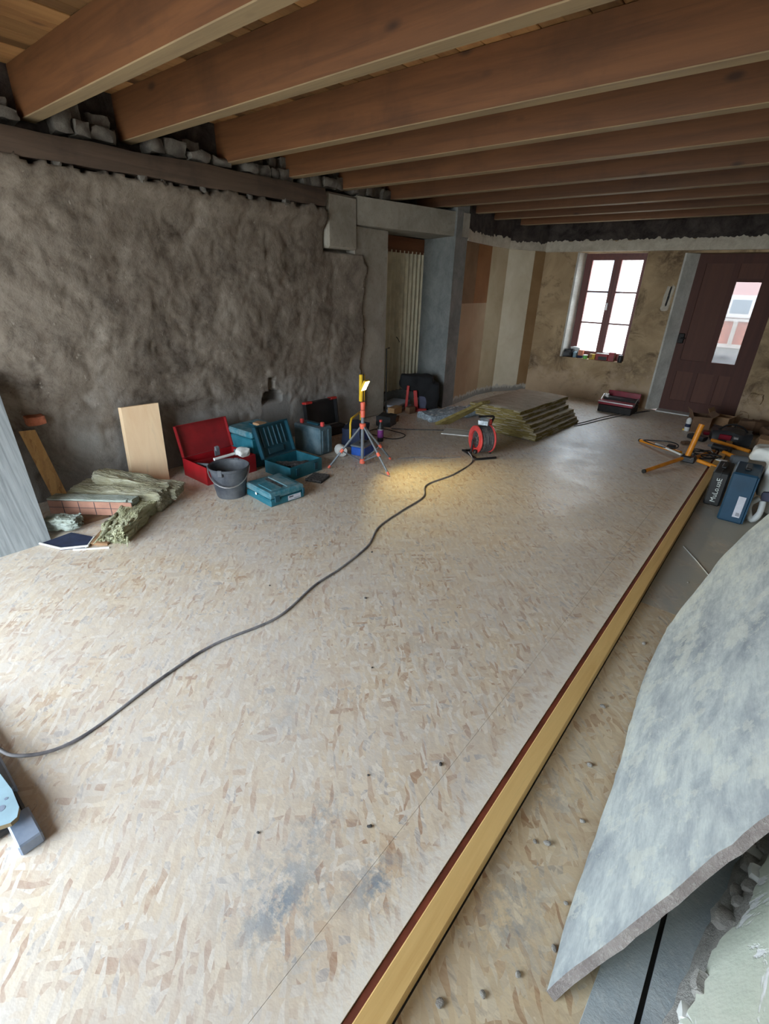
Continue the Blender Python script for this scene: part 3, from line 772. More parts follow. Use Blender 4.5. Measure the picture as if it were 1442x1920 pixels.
tb('lock_handle', door, 'iron', [(-1.30, DYa - 0.03, 1.0), (-1.30, DYa - 0.06, 1.0), (-1.25, DYa - 0.065, 1.0)], 0.009, 8)
bx('threshold', door, 'white', -1.352, -0.40, EY - 0.04, DYa, 0.0, 0.014, 0.004)
bx('door_head_board', door, 'doorwood', -1.36, -0.40, DYb, DYb + 0.06, 1.99, 2.035)  # board behind the top rail of the door
# right and back walls (beside and behind the camera)
bx_ = bx('wall_right', None, 'back_wall', XR, XR + 0.3, BACK_Y - 0.3, 8.36, 0, 2.70); struct(bx_, 'lime rendered right wall')
OX0, OX1, OZ = -3.70, -0.80, 2.20
b = B(); box(b, -4.8, OX0, BACK_Y - 0.3, BACK_Y, 0, 2.70); box(b, OX1, XR + 0.3, BACK_Y - 0.3, BACK_Y, 0, 2.70); box(b, OX0, OX1, BACK_Y - 0.3, BACK_Y, OZ, 2.70)
struct(obj('wall_back', b, 'back_wall'), 'wall with the wide open entrance behind the camera')

# ================================================================== OUTDOORS
b = B(); box(b, -40, 40, -40, 60, -0.4, -0.15); struct(obj('street_ground', b, 'back_wall'), 'pale street paving outside')
M['pinkhouse'] = concrete('pink_house_render', S(206, 122, 104), S(218, 136, 116), S(190, 110, 96), 2.0, bump=0.1)
M['whitehouse'] = concrete('white_house_render', S(226, 226, 224), S(240, 240, 238), S(206, 206, 206), 2.0, bump=0.1)
ph = thing('pink_house', 'pink rendered house across the street seen through the door pane', 'house', (-1.3, 14.5, -0.15))
bx('house_wall', ph, 'pinkhouse', -1.25, 3.5, 0, 3, 0.62, 6.0); bx('stone_base', ph, 'slate_flat', -1.25, 3.5, -0.05, 3, 0, 0.62); bx('string_course', ph, 'whitehouse', -1.25, 3.5, -0.06, 0, 1.16, 1.22)
bx('ledge', ph, 'whitehouse', -1.25, 3.5, -0.09, 0, 0.58, 0.66)
hw = bx('window_surround', ph, 'whitehouse', -0.30, 0.26, -0.07, 0, 1.24, 1.72); bx('window_pane', hw, 'bluecase', -0.2, 0.17, -0.08, -0.06, 1.33, 1.62)
bx('drainpipe', ph, 'white', -0.05, 0.03, -0.12, 0, 0.66, 1.16)
wh = thing('white_house', 'white rendered house across the street seen through the window', 'house', (-5.5, 15.5, -0.15))
bx('house_wall', wh, 'whitehouse', -5, 2.7, 0, 3, 0, 3.0); bx('roof', wh, 'slate_flat', -5.2, 2.8, -0.4, 3.2, 3.0, 3.15)
hw = bx('window_surround', wh, 'whitehouse', 0.2, 1.3, -0.06, 0, 1.5, 2.7); bx('window_pane', hw, 'greyteal', 0.3, 1.2, -0.07, -0.05, 1.6, 2.6)
bx('shutter', wh, 'greyteal', -0.5, 0.15, -0.06, 0, 1.5, 2.7)

# ================================================================== BATTEN AND STRIP ON THE FLOOR
bt = bx('floor_batten', None, 'batten', -0.328, -0.266, BACK_Y + 0.05, 7.3, 0.0, 0.045, 0.003); tag(bt, 'long straight yellow timber batten running the length of the floor', 'batten')
rs = bx('edging_strip', None, 'rust', -0.356, -0.3285, BACK_Y + 0.05, 7.3, -0.028, -0.004, 0.001); tag(rs, 'thin red-brown strip set along the left side of the yellow batten', 'strip')

# ================================================================== LEFT CORNER: BOARDS, TIMBER, INSULATION
def slab_from(name, quad, th, mats, parent=None, edge_first=True):
    """board from four world corners (front face), thickness behind it"""
    q = [Vector(v) for v in quad]; n_ = (q[1] - q[0]).cross(q[3] - q[0]).normalized()
    b = B(); f = [b.verts.new(v) for v in q]; k = [b.verts.new(v - n_ * th) for v in q]
    b.faces.new(f); b.faces.new(k[::-1])
    for i in range(4):
        ff = b.faces.new((f[i], k[i], k[(i + 1) % 4], f[(i + 1) % 4])); ff.material_index = 1
    return b
b = slab_from('x', [(-3.33, -0.45, 0.0), (-3.33, 0.735, 0.0), (-3.955, 0.835, 0.97), (-3.955, -0.35, 0.97)], 0.028, None)
tag(obj('leaning_board', b, ['greyboard', 'boardedge']), 'large weathered grey-white board leaning on the wall at the left edge', 'board')
b = slab_from('x', [(-3.80, 0.94, 0.0), (-3.775, 1.03, 0.0), (-3.935, 0.97, 0.565), (-3.96, 0.88, 0.565)], 0.03, None)
tag(obj('strand_board_offcut', b, ['osb_yellow', 'osb_yellow']), 'narrow yellow strand board offcut leaning behind the grey-white board', 'offcut')
b = slab_from('x', [(-3.825, 1.50, 0.0), (-3.80, 1.785, 0.0), (-3.895, 1.845, 0.625), (-3.92, 1.56, 0.625)], 0.075, None)
tag(obj('timber_block', b, ['spruce', 'spruce']), 'short thick block of fresh pale timber stood on end against the wall', 'timber')

def batt(name, label, p0, p1, w, h, mat, seed, cat='insulation', amp=0.018, cuts=16, rag=0.012, z=0.0, tilt=0.0):
    p0, p1 = Vector(p0), Vector(p1); d = p1 - p0; L = d.length
    b = B(); lump(b, 0, L, -w / 2, w / 2, 0, h, cuts, amp, 9, seed, flat_bottom=True, ragged=rag, rnd=0.12, fuzz=0.006)
    rotz = math.atan2(d.y, d.x); pit = -math.asin(max(-1, min(1, d.z / L)))
    o = obj(name, b, mat, None, p0, (tilt, pit, rotz), smooth=70)
    if label: tag(o, label, cat)
    return o
batt('wool_batt', 'lower of two folded mineral wool batts at the foot of the wall', (-3.84, 1.10, 0.0), (-3.28, 1.50, 0.0), 0.22, 0.15, 'wool', 4)
batt('wool_batt', 'upper mineral wool batt lying at the foot of the pale timber block', (-3.80, 1.24, 0.155), (-3.33, 1.63, 0.04), 0.17, 0.075, 'wool', 9)
kb = thing('kraft_faced_batt', 'strip of insulation with gridded brown kraft facing turned to the room', 'insulation', (-3.70, 0.87, 0.03), math.atan2(0.40, 0.49))
b = B(); lump(b, 0, 0.58, 0, 0.09, 0, 0.115, 6, 0.008, 9, 2, flat_bottom=True); obj('wool_core', b, 'wool_grey', kb, smooth=70)
kf = bx('kraft_facing', kb, 'kraft', 0.0, 0.58, -0.014, -0.008, 0.004, 0.105, 0.002)
for t in (0.10, 0.21, 0.32, 0.43): bx('grid_line', kf, 'ink', t, t + 0.004, -0.0155, -0.0135, 0.006, 0.103)
bx('grid_line', kf, 'ink', 0.003, 0.577, -0.0155, -0.0135, 0.055, 0.058)
bx('foil_lip', kb, 'wool_grey', 0.0, 0.55, -0.018, 0.02, 0.108, 0.122, 0.004)
bx('timber_prop', None, 'carddark', -3.72, -3.42, 0.93, 1.13, 0.0, 0.028, rot=None); tag(bpy.data.objects['timber_prop'], 'dark flat piece of board under the gridded kraft insulation', 'board')
batt('wool_scrap', 'small torn scrap of grey wool in front of the gridded kraft insulation', (-3.49, 0.79, 0.02), (-3.36, 0.93, 0.02), 0.11, 0.08, 'wool_grey', 14, amp=0.022)
wt = thing('wool_bundle', 'torn bundle of pale green wool with frayed end lying nearest the room', 'insulation', (-3.33, 1.36, 0.0), math.atan2(-0.43, 0.36))
b = B(); lump(b, 0.0, 0.5, -0.09, 0.09, 0, 0.10, 16, 0.03, 8, 21, flat_bottom=True, ragged=0.02, rnd=0.15, fuzz=0.007); obj('wool_core', b, 'wool_green', wt, smooth=75)
random.seed(5); b = B()
for k in range(34):
    y0 = random.uniform(-0.085, 0.085); x0 = random.uniform(0.10, 0.42); z0 = random.uniform(0.03, 0.10); L = random.uniform(0.06, 0.17)
    tube(b, [(x0, y0, z0), (x0 + L * 0.5, y0 + random.uniform(-0.02, 0.02), z0 + 0.01), (x0 + L, y0 * 1.3 + random.uniform(-0.03, 0.03), max(0.006, z0 - 0.04))], [0.010, 0.012, 0.003], 5)
o = obj('frayed_fibres', b, 'wool_green', wt, smooth=70); o['kind'] = 'stuff'
tl = thing('dark_sheet', 'flat dark blue sheet with white trim lying in front of the wool scraps', 'sheet', (-3.22, 0.80, 0.0), 0.5)
b = B(); prism(b, [(-0.15, -0.06), (0.02, -0.085), (0.14, -0.03), (0.13, 0.09), (-0.08, 0.11)], 0.0, 0.012); obj('sheet', b, 'navy', tl)
tb('white_edge', tl, 'white', [(-0.155, -0.062, 0.012), (0.02, -0.087, 0.012), (0.16, -0.02, 0.014)], 0.007, 6)
for i, (p, q, l_) in enumerate((((-3.16, 0.93, 0.018), (-3.05, 0.83, 0.008), 'white plastic trim lying across the dark blue sheet'), ((-3.10, 0.78, 0.007), (-2.97, 0.94, 0.007), 'white plastic trim lying on the floor under the wool bundle'))):
    tag(tb('plastic_trim', None, 'white', [p, q], 0.006, 6), l_, 'trim')
b = B(); prism(b, [(-0.10, -0.05), (0.09, -0.06), (0.11, 0.05), (-0.08, 0.06)], 0, 0.016); cb = obj('cardboard_scrap', b, 'card', None, (-3.13, 0.98, 0.0), (0, 0, -0.7)); tag(cb, 'brown cardboard scrap tucked under the pale green wool bundle', 'cardboard')

# ================================================================== RED METAL TOOL BOX + TOOLS
rb = thing('red_tool_box', 'open red metal box with lid tipped back against the wall', 'tool box', (-3.62, 2.17, 0.0))
def open_box(parent, mat, sx, sy, h, t=0.006, name='body'):
    b = B(); box(b, -sx, sx, -sy, sy, 0, t); box(b, -sx, -sx + t, -sy, sy, t, h); box(b, sx - t, sx, -sy, sy, t, h); box(b, -sx + t, sx - t, -sy, -sy + t, t, h); box(b, -sx + t, sx - t, sy - t, sy, t, h)
    return obj(name, b, mat, parent)
open_box(rb, 'red', 0.18, 0.245, 0.155)
b = B(); Ml = mat4((-0.18, 0, 0.157), (0, -0.28, 0))
box(b, -0.006, 0.0, -0.245, 0.245, 0, 0.27, Mx=Ml); box(b, 0.0, 0.035, -0.245, -0.239, 0, 0.27, Mx=Ml); box(b, 0.0, 0.035, 0.239, 0.245, 0, 0.27, Mx=Ml); box(b, 0.0, 0.035, -0.245, 0.245, 0.264, 0.27, Mx=Ml)
obj('lid', b, 'red_in', rb)
tr = bx('tray', rb, 'red_in', -0.172, 0.172, -0.238, 0.238, 0.09, 0.098)
bx('partition', rb, 'red_in', -0.05, -0.044, -0.238, 0.238, 0.098, 0.145)
h1 = thing('hammer', 'white-handled grey hammer lying across the open red box', 'hammer', (-3.58, 2.20, 0.162))
tb('handle', h1, 'white', [(0.02, -0.12, 0), (0.02, 0.12, 0.004)], 0.013, 8); bx('head', h1, 'greymetal', -0.05, 0.06, 0.12, 0.155, -0.02, 0.02, 0.005)
rg = B(); lump(rg, -0.05, 0.05, -0.06, 0.06, 0, 0.06, 5, 0.018, 18, 3, rnd=0.5); tag(obj('rag', rg, 'white', None, (-3.50, 2.33, 0.157), smooth=60), 'crumpled white rag on the right end of the red box', 'rag')
c1 = thing('chisel', 'grey bolster chisel standing in the middle of the red box', 'chisel', (-3.70, 2.20, 0.10)); bx('blade', c1, 'greymetal', -0.004, 0.004, -0.025, 0.025, 0, 0.10, 0.001, rot=(0.1, 0.2, 0)); bx('grip', c1, 'greymetal', -0.014, 0.014, -0.018, 0.018, 0.09, 0.13, 0.004, rot=(0.1, 0.2, 0))
t1 = B(); tube(t1, [(-0.10, -0.09, 0), (0.03, -0.05, 0.006)], [0.012, 0.02], 8); tag(obj('trowel_handle', t1, 'greymetal', None, (-3.56, 2.06, 0.125), smooth=50), 'dark grey tool grip lying in the near end of the red box', 'tool')

# ================================================================== BUCKET
bk = thing('bucket', 'dark grey plastic builder bucket standing before the red box', 'bucket', (-3.15, 1.955, 0.0))
b = B(); lathe(b, [(0.0, 0.0), (0.108, 0.0), (0.112, 0.01), (0.145, 0.225), (0.155, 0.23), (0.160, 0.245), (0.154, 0.25), (0.142, 0.24), (0.106, 0.012), (0.0, 0.012)], 36); obj('body', b, 'bucket', bk, smooth=40)
for s in (-1, 1): bx('ear', bk, 'bucket', -0.02, 0.02, s * 0.152 - 0.008, s * 0.152 + 0.008, 0.20, 0.255, 0.005, rot=(0, 0, 0.55))
c_, s_ = math.cos(0.55), math.sin(0.55)
pts = []
for k in range(15):
    t = PI * k / 14; lx, ly = 0.155 * math.cos(t), -0.165 * math.sin(t) * 0.95
    # bail hangs down over the front
    X = lx; D = 0.160 * math.sin(t); Z = 0.235 - 0.115 * math.sin(t)
    u = Vector((0.60, 0.80, 0)); v = Vector((0.80, -0.60, 0))
    p = u * X + v * D; pts.append((p.x, p.y, Z))
tb('bail', bk, 'steel', pts, 0.005, 6)

# ================================================================== TOOL CASES
def latch(parent, mat, x, y, z, w=0.045, h=0.06, face='x'):
    if face == 'x': bx('latch', parent, mat, x, x + 0.010, y - w / 2, y + w / 2, z - h / 2, z + h / 2, 0.003)
    else: bx('latch', parent, mat, x - w / 2, x + w / 2, y - 0.010, y, z - h / 2, z + h / 2, 0.003)
tc = thing('teal_case', 'tall closed teal tool case standing behind the open teal case', 'tool case', (-3.68, 2.60, 0.0), 0.03)
bx('body', tc, 'teal', -0.18, 0.18, -0.18, 0.18, 0, 0.27, 0.012); bx('lid', tc, 'teal_dusty', -0.184, 0.184, -0.184, 0.184, 0.275, 0.335, 0.014)
latch(tc, 'tealdark', 0.182, -0.10, 0.26); latch(tc, 'tealdark', 0.182, 0.10, 0.26); bx('carry_handle', tc, 'tealdark', -0.06, 0.06, -0.02, 0.02, 0.335, 0.352, 0.006)
sc_ = B(); lump(sc_, -0.05, 0.05, -0.04, 0.04, 0, 0.02, 3, 0.006, 20, 8); tag(obj('card_scrap', sc_, 'card', None, (-3.62, 2.62, 0.352), smooth=40), 'scrap of card lying on the tall closed teal case', 'card')

to = thing('open_teal_case', 'open teal tool case with ribbed lid standing up', 'tool case', (-3.20, 2.645, 0.0), 0.04)
open_box(to, 'teal', 0.165, 0.19, 0.115, 0.012)
b = B(); Ml = mat4((-0.165, 0, 0.118), (0, -0.36, 0))
box(b, -0.05, -0.038, -0.19, 0.19, 0, 0.30, Mx=Ml); box(b, -0.05, 0.0, -0.19, -0.178, 0, 0.30, Mx=Ml); box(b, -0.05, 0.0, 0.178, 0.19, 0, 0.30, Mx=Ml); box(b, -0.05, 0.0, -0.19, 0.19, 0.288, 0.30, Mx=Ml); box(b, -0.05, 0.0, -0.19, 0.19, 0, 0.012, Mx=Ml)
ld = obj('lid', b, 'tealdark', to)
for k in range(6):
    b = B(); box(b, -0.040, -0.026, -0.13 + k * 0.05, -0.115 + k * 0.05, 0.10, 0.27, 0.003, Mx=Ml); obj('rib', b, 'tealdark', ld)
b = B(); box(b, -0.040, -0.022, -0.10, 0.08, 0.03, 0.085, 0.003, Mx=Ml); obj('rib', b, 'tealdark', ld)
for s in (-0.11, 0.11): latch(to, 'tealdark', 0.165, s, 0.06, 0.04, 0.07)
tag(batt('power_tool', None, (-3.30, 2.53, 0.03), (-3.12, 2.76, 0.03), 0.09, 0.05, 'grit', 31, amp=0.01), 'dusty tool and bits lying inside the open teal case', 'tool')

fc = thing('flat_teal_case', 'flat closed teal power tool case with dusty lid in front of the others', 'tool case', (-2.875, 2.175, 0.0), -0.08)
bx('body', fc, 'teal', -0.17, 0.17, -0.16, 0.16, 0, 0.055, 0.010); lidf = bx('lid', fc, 'teal_dusty', -0.17, 0.17, -0.16, 0.16, 0.058, 0.112, 0.012)
bx('raised_rib', lidf, 'teal_dusty', -0.13, 0.13, 0.02, 0.12, 0.110, 0.120, 0.004); bx('raised_rib', lidf, 'teal_dusty', -0.05, 0.13, -0.12, -0.02, 0.110, 0.118, 0.004); bx('handle_recess', lidf, 'grit', -0.12, 0.10, -0.02, 0.015, 0.1115, 0.1125)
lb = bx('sticker', fc, 'paperw', 0.1705, 0.1715, 0.0, 0.12, 0.012, 0.052); bx('sticker_print', lb, 'ink', 0.1716, 0.1719, 0.01, 0.05, 0.036, 0.045); bx('sticker_print', lb, 'ink', 0.1716, 0.1719, 0.055, 0.11, 0.020, 0.023)
latch(fc, 'tealdark', 0.17, -0.10, 0.058, 0.045, 0.05); latch(fc, 'tealdark', 0.17, 0.145, 0.058, 0.02, 0.05)
b = B(); lathe(b, [(0.0, 0), (0.011, 0), (0.011, 0.003), (0.0, 0.003)], 14); obj('badge', b, 'white', fc, (-0.02, -0.1605, 0.06), (PI / 2, 0, 0))

gc = thing('grey_teal_case', 'upright dusty grey-teal case with red clips beside the open teal case', 'tool case', (-3.50, 3.17, 0.0), 0.05)
bx('body', gc, 'greyteal', -0.19, 0.17, -0.095, 0.095, 0, 0.275, 0.016); bx('rib', gc, 'greyteal', 0.168, 0.178, -0.06, -0.035, 0.02, 0.25, 0.003); bx('rib', gc, 'greyteal', 0.168, 0.178, 0.02, 0.045, 0.02, 0.25, 0.003)
bx('carry_handle', gc, 'tealdark', -0.08, 0.08, -0.02, 0.02, 0.275, 0.295, 0.006)
for s in (-1, 1): bx('red_clip', gc, 'pinkred', 0.10 if s > 0 else -0.14, 0.135 if s > 0 else -0.105, -0.03 + s * 0.02, 0.0 + s * 0.02, 0.27, 0.315, 0.005)
bc = thing('black_case', 'open black case with red corners leaning on the rough wall', 'tool case', (-3.86, 3.665, 0.0))
bx('base_shell', bc, 'black', 0.02, 0.13, -0.22, 0.22, 0, 0.10, 0.012)
b = B(); Ml = mat4((0.0, 0, 0.09), (0, -0.13, 0)); box(b, -0.06, -0.048, -0.235, 0.235, 0, 0.29, 0.004, Mx=Ml); box(b, -0.05, 0.0, -0.235, -0.222, 0, 0.29, Mx=Ml); box(b, -0.05, 0.0, 0.222, 0.235, 0, 0.29, Mx=Ml); box(b, -0.05, 0.0, -0.235, 0.235, 0.278, 0.29, Mx=Ml); obj('lid', b, 'black', bc)
for s in (-1, 1):
    b = B(); box(b, -0.062, 0.004, s * 0.19 - 0.05, s * 0.19 + 0.05, 0.27, 0.296, 0.006, Mx=Ml); obj('red_corner', b, 'redfab', bc)
pd = thing('abrasive_pad', 'small flat grey mesh pad on the floor beside the flat teal case', 'pad', (-2.90, 2.655, 0.0), 0.35)
b = B(); lump(b, -0.075, 0.075, -0.085, 0.085, 0, 0.022, 5, 0.007, 30, 4, flat_bottom=True); obj('mesh_pad', b, 'grit', pd, smooth=40); bx('backing', pd, 'black', -0.078, 0.078, -0.088, 0.088, 0, 0.006, 0.002)

# ================================================================== TRIPOD WORK LIGHT
tp = thing('work_light', 'lit yellow LED work light on a grey and coral tripod', 'work light', (-2.86, 3.19, 0.0))
tb('column', tp, 'greymetal', [(0, 0, 0.05), (0, 0, 0.52)], 0.016, 12)
b = B(); lathe(b, [(0.0, 0.02), (0.026, 0.02), (0.026, 0.06), (0.02, 0.065), (0.0, 0.065)], 14); obj('foot_collar', b, 'coral', tp, smooth=40)
b = B(); lathe(b, [(0.0, 0.355), (0.028, 0.355), (0.03, 0.40), (0.018, 0.405), (0.0, 0.405)], 14); obj('leg_hub', b, 'coral', tp, smooth=40)
for za, zb in ((0.46, 0.525), (0.53, 0.595)):
    b = B(); lathe(b, [(0.0, za), (0.02, za), (0.023, zb - 0.012), (0.018, zb), (0.0, zb)], 14); obj('clamp_collar', b, 'coral', tp, smooth=40)
for fx, fy in ((-0.15, -0.30), (0.365, -0.05), (0.10, 0.30)):
    hub = Vector((fx * 0.06, fy * 0.06, 0.37)); ft = Vector((fx, fy, 0.012))
    leg = tb('leg', tp, 'greymetal', [hub, ft.lerp(hub, 0.05)], 0.010, 8)
    tb('foot', leg, 'coral', [ft.lerp(hub, 0.06), ft], [0.012, 0.011], 8)
    mid = hub.lerp(ft, 0.58); d = (ft - hub).normalized()
    tb('joint', leg, 'coral', [mid - d * 0.018, mid + d * 0.018], 0.015, 8)
    tb('strut', tp, 'greymetal', [mid, (fx * 0.06, fy * 0.06, 0.05)], 0.006, 6)
lamp = bx('lamp_housing', tp, 'yellow', -0.028, 0.004, -0.026, 0.026, 0.60, 0.835, 0.006)
bx('hinge_bar', lamp, 'black', -0.006, 0.008, -0.006, 0.006, 0.60, 0.84, 0.002)
LD = Vector((0.80, 0.10, -0.42)).normalized()
Ml = Matrix.Translation((0.022, 0.0, 0.745)) @ LD.to_track_quat('X', 'Z').to_matrix().to_4x4()
b = B(); box(b, -0.014, 0.006, -0.036, 0.036, -0.05, 0.05, 0.004, Mx=Ml); obj('lamp_head', b, 'yellow', tp)
b = B(); box(b, 0.0065, 0.010, -0.031, 0.031, -0.045, 0.045, 0.001, Mx=Ml); obj('led_panel', b, 'led', tp)
sp = bpy.data.lights.new('work_light_beam', 'SPOT'); sp.energy = 42; sp.color = (1.0, 0.78, 0.28); sp.spot_size = math.radians(105); sp.spot_blend = 0.9; sp.shadow_soft_size = 0.03
so = bpy.data.objects.new('work_light_beam', sp); COL.objects.link(so); so.parent = tp; so.location = Vector((0.022, 0, 0.745)) + LD * 0.03; so.rotation_euler = LD.to_track_quat('-Z', 'Y').to_euler()

# things behind the tripod
bb = thing('blue_tool_tray', 'bright blue plastic box with grey lid behind the tripod', 'box', (-3.10, 3.46, 0.0), 0.25)
bx('body', bb, 'blue', -0.075, 0.075, -0.11, 0.11, 0, 0.085, 0.008); bx('lid', bb, 'greymetal', -0.08, 0.08, -0.115, 0.115, 0.087, 0.105, 0.006); bx('grip', bb, 'black', -0.02, 0.02, -0.05, 0.05, 0.105, 0.118, 0.004)
b = B(); lathe(b, [(0.0, 0), (0.052, 0), (0.056, 0.02), (0.056, 0.08), (0.05, 0.10), (0.02, 0.10), (0.02, 0.06), (0.0, 0.06)], 24); wr = obj('tape_roll', b, 'white', None, (-3.24, 3.27, 0.056), (0.5, PI / 2, 0), smooth=40); tag(wr, 'white roll lying on its side left of the bright blue box', 'roll')
bg = thing('tool_bag', 'dark blue tool bag with yellow tubular carrying frame behind the tripod', 'tool bag', (-3.38, 3.66, 0.0), 0.45)
b = B(); lump(b, -0.10, 0.10, -0.17, 0.17, 0, 0.20, 5, 0.014, 10, 17, flat_bottom=True); obj('bag_body', b, 'navy', bg, smooth=50)
tb('carry_frame', bg, 'yellow', [(0, -0.19, 0.10), (0, -0.19, 0.25), (0, -0.15, 0.30), (0, 0.15, 0.30), (0, 0.19, 0.25), (0, 0.19, 0.10)], 0.011, 8)
bx('pocket', bg, 'blue', 0.10, 0.115, -0.12, 0.12, 0.03, 0.13, 0.005)
bo = thing('soda_bottle', 'dark drink bottle with purple label and red cap right of the tool bag', 'bottle', (-3.235, 3.90, 0.0))
b = B(); lathe(b, [(0.0, 0), (0.030, 0), (0.033, 0.01), (0.033, 0.15), (0.013, 0.20), (0.012, 0.215), (0.0, 0.215)], 18); obj('bottle_body', b, 'black', bo, smooth=40)
b = B(); lathe(b, [(0.0335, 0.045), (0.0345, 0.046), (0.0345, 0.125), (0.0335, 0.126)], 18); obj('label_wrap', b, 'purple', bo, smooth=40); b = B(); lathe(b, [(0.0, 0.213), (0.015, 0.213), (0.015, 0.235), (0.0, 0.235)], 12); obj('cap', b, 'pinkred', bo, smooth=40)
b = B(); lathe(b, [(0.0335, 0.13), (0.034, 0.131), (0.022, 0.175), (0.021, 0.174)], 18); obj('highlight_band', b, 'white', bo, smooth=40)
kk = thing('black_pouch', 'black fabric pouch on the floor beside the concrete pier', 'pouch', (-3.62, 4.47, 0.0), 0.3)
b = B(); lump(b, -0.09, 0.09, -0.10, 0.10, 0, 0.12, 4, 0.012, 14, 23, flat_bottom=True); obj('pouch_body', b, 'black', kk, smooth=50); b = B(); lump(b, -0.05, 0.07, 0.08, 0.25, 0, 0.06, 4, 0.012, 14, 29, flat_bottom=True); obj('pouch_flap', b, 'carddark', kk, smooth=50)
lp = [(-3.45 + 0.22 * math.cos(a) + 0.10, 4.15 + 0.16 * math.sin(a) + 0.02 * math.sin(3 * a), 0.008) for a in [2 * PI * k / 30 for k in range(30)]]
b = B(); tube(b, lp, 0.005, 6, closed=True); tag(obj('lamp_cable', b, 'iron', None, smooth=60), 'thin dark loop of cable on the floor behind the tripod', 'cable')

# ================================================================== DOORWAY
ja = thing('draped_jacket', 'black jacket thrown over a small red-legged stand in the doorway', 'jacket', (-3.86, 5.42, 0.0), 0.62)
b = B()
lump(b, -0.25, 0.12, -0.13, 0.14, 0.25, 0.475, 6, 0.025, 8, 41, rnd=0.45); lump(b, -0.06, 0.22, -0.12, 0.14, 0.17, 0.475, 6, 0.02, 8, 42, rnd=0.4); lump(b, 0.11, 0.30, -0.12, 0.13, 0.0, 0.38, 6, 0.02, 8, 43, rnd=0.3, flat_bottom=True)
o = obj('jacket_cloth', b, 'jacket', ja, smooth=80)
rm = o.modifiers.new('fuse', 'REMESH'); rm.mode = 'VOXEL'; rm.voxel_size = 0.014; rm.use_smooth_shade = True
sm_ = o.modifiers.new('soften', 'SMOOTH'); sm_.iterations = 6
bx('stand_leg', ja, 'redfab', -0.16, -0.125, -0.15, -0.11, 0.0, 0.33, 0.004, rot=(0, 0.06, 0)); bx('stand_leg', ja, 'redfab', -0.02, 0.03, -0.16, -0.12, 0.0, 0.28, 0.004, rot=(0, -0.12, 0)); bx('stand_foot', ja, 'redfab', -0.02, 0.14, -0.17, -0.12, 0.0, 0.04, 0.005)
bx('stand_panel', ja, 'bluegrey', 0.02, 0.16, -0.10, -0.08, 0.03, 0.26, 0.004)
pp = thing('paper_pile', 'pile of pale sheets on the doorway sill beside the jacket', 'papers', (-4.11, 5.25, 0.0), 0.12)
for k, mt in enumerate(('paperw', 'concrete_blue', 'paperw')): bx('sheet', pp, mt, -0.14 + 0.012 * k, 0.14, -0.26, 0.22 - 0.01 * k, 0.03 * k, 0.03 * k + 0.028, 0.004, rot=(0, 0, 0.06 * k))
wb = bx('timber_offcut', None, 'offcut', -0.05, 0.05, -0.10, 0.10, 0, 0.09, 0.003, loc=(-3.90, 4.99, 0.0), rot=(0, 0, 0.12)); tag(wb, 'pale square timber offcut lying in the doorway', 'timber')
wb = bx('timber_offcut', None, 'carddark', -0.04, 0.04, -0.06, 0.06, 0, 0.085, 0.003, loc=(-3.77, 5.16, 0.0), rot=(0, 0, -0.1)); tag(wb, 'small dark timber offcut beside the black jacket', 'timber')
rd = tb('iron_rod', None, 'iron', [(-3.945, 4.86, 0.0), (-3.955, 4.84, 0.83), (-3.955, 4.90, 0.835)], 0.008, 8); tag(rd, 'thin black iron rod with bent top standing against the door jamb', 'rod')

# ================================================================== INSULATION STACK, WRAP, REEL
random.seed(21)
ST = [(-2.275, 5.72, 0.66, 1.24), (-2.285, 5.70, 0.66, 1.22), (-2.31, 5.70, 0.64, 1.20), (-2.34, 5.69, 0.64, 1.20), (-2.40, 5.66, 0.64, 1.22), (-2.44, 5.66, 0.63, 1.24), (-2.47, 5.70, 0.66, 1.30)]
names = ['lowest', 'second from the floor', 'third from the floor', 'fourth from the floor', 'fifth from the floor', 'second from the top', 'topmost']
for k, (cx, cy, w, l_) in enumerate(ST):
    b = B(); box(b, -w / 2, w / 2, -l_ / 2, l_ / 2, 0.001, 0.044)
    bmesh.ops.subdivide_edges(b, edges=b.edges[:], cuts=7, use_grid_fill=True)
    for v in b.verts:
        if abs(v.co.x) > w / 2 - 0.01 or abs(v.co.y) > l_ / 2 - 0.01:
            v.co += Vector((random.uniform(-0.008, 0.008), random.uniform(-0.008, 0.008), 0))
        v.co.z += 0.010 * noise.noise(Vector((v.co.x * 3, v.co.y * 2.4, k * 0.0 + 3))) + 0.002 * noise.noise(Vector((v.co.x * 9, v.co.y * 9, k)))
        v.co.z += 0.005
    o = obj('insulation_board', b, ['woolboard', 'wooltop'], None, (cx, cy, 0.0445 * k), (0, 0, random.uniform(-0.02, 0.02) - 0.03), smooth=50)
    for p in o.data.polygons:
        if p.normal.z > 0.7: p.material_index = 1
    tag(o, '%s mineral wool board in the stack on the floor' % names[k], 'insulation', 'stacked insulation boards')
b = slab_from('x', [(-3.12, 4.80, 0.03), (-3.02, 4.96, 0.03), (-2.60, 5.14, 0.335), (-2.64, 5.02, 0.335)], 0.035, None)
bmesh.ops.subdivide_edges(b, edges=b.edges[:], cuts=4, use_grid_fill=True)
tag(obj('insulation_strip', b, ['woolboard', 'woolboard']), 'cut strip of wool insulation propped on the left end of the stack', 'insulation')
cb2 = bx('wool_offcut', None, 'carddark', -0.06, 0.06, -0.05, 0.05, 0.0, 0.05, 0.006, loc=(-2.66, 5.03, 0.25 - 0.25), rot=(0, 0, 0.4)); tag(cb2, 'small brown offcut on the floor under the propped strip', 'offcut')
bw = thing('bubble_wrap', 'crumpled clear plastic wrap on the floor left of the stack', 'plastic wrap', (-3.28, 5.42, 0.0), 1.25)
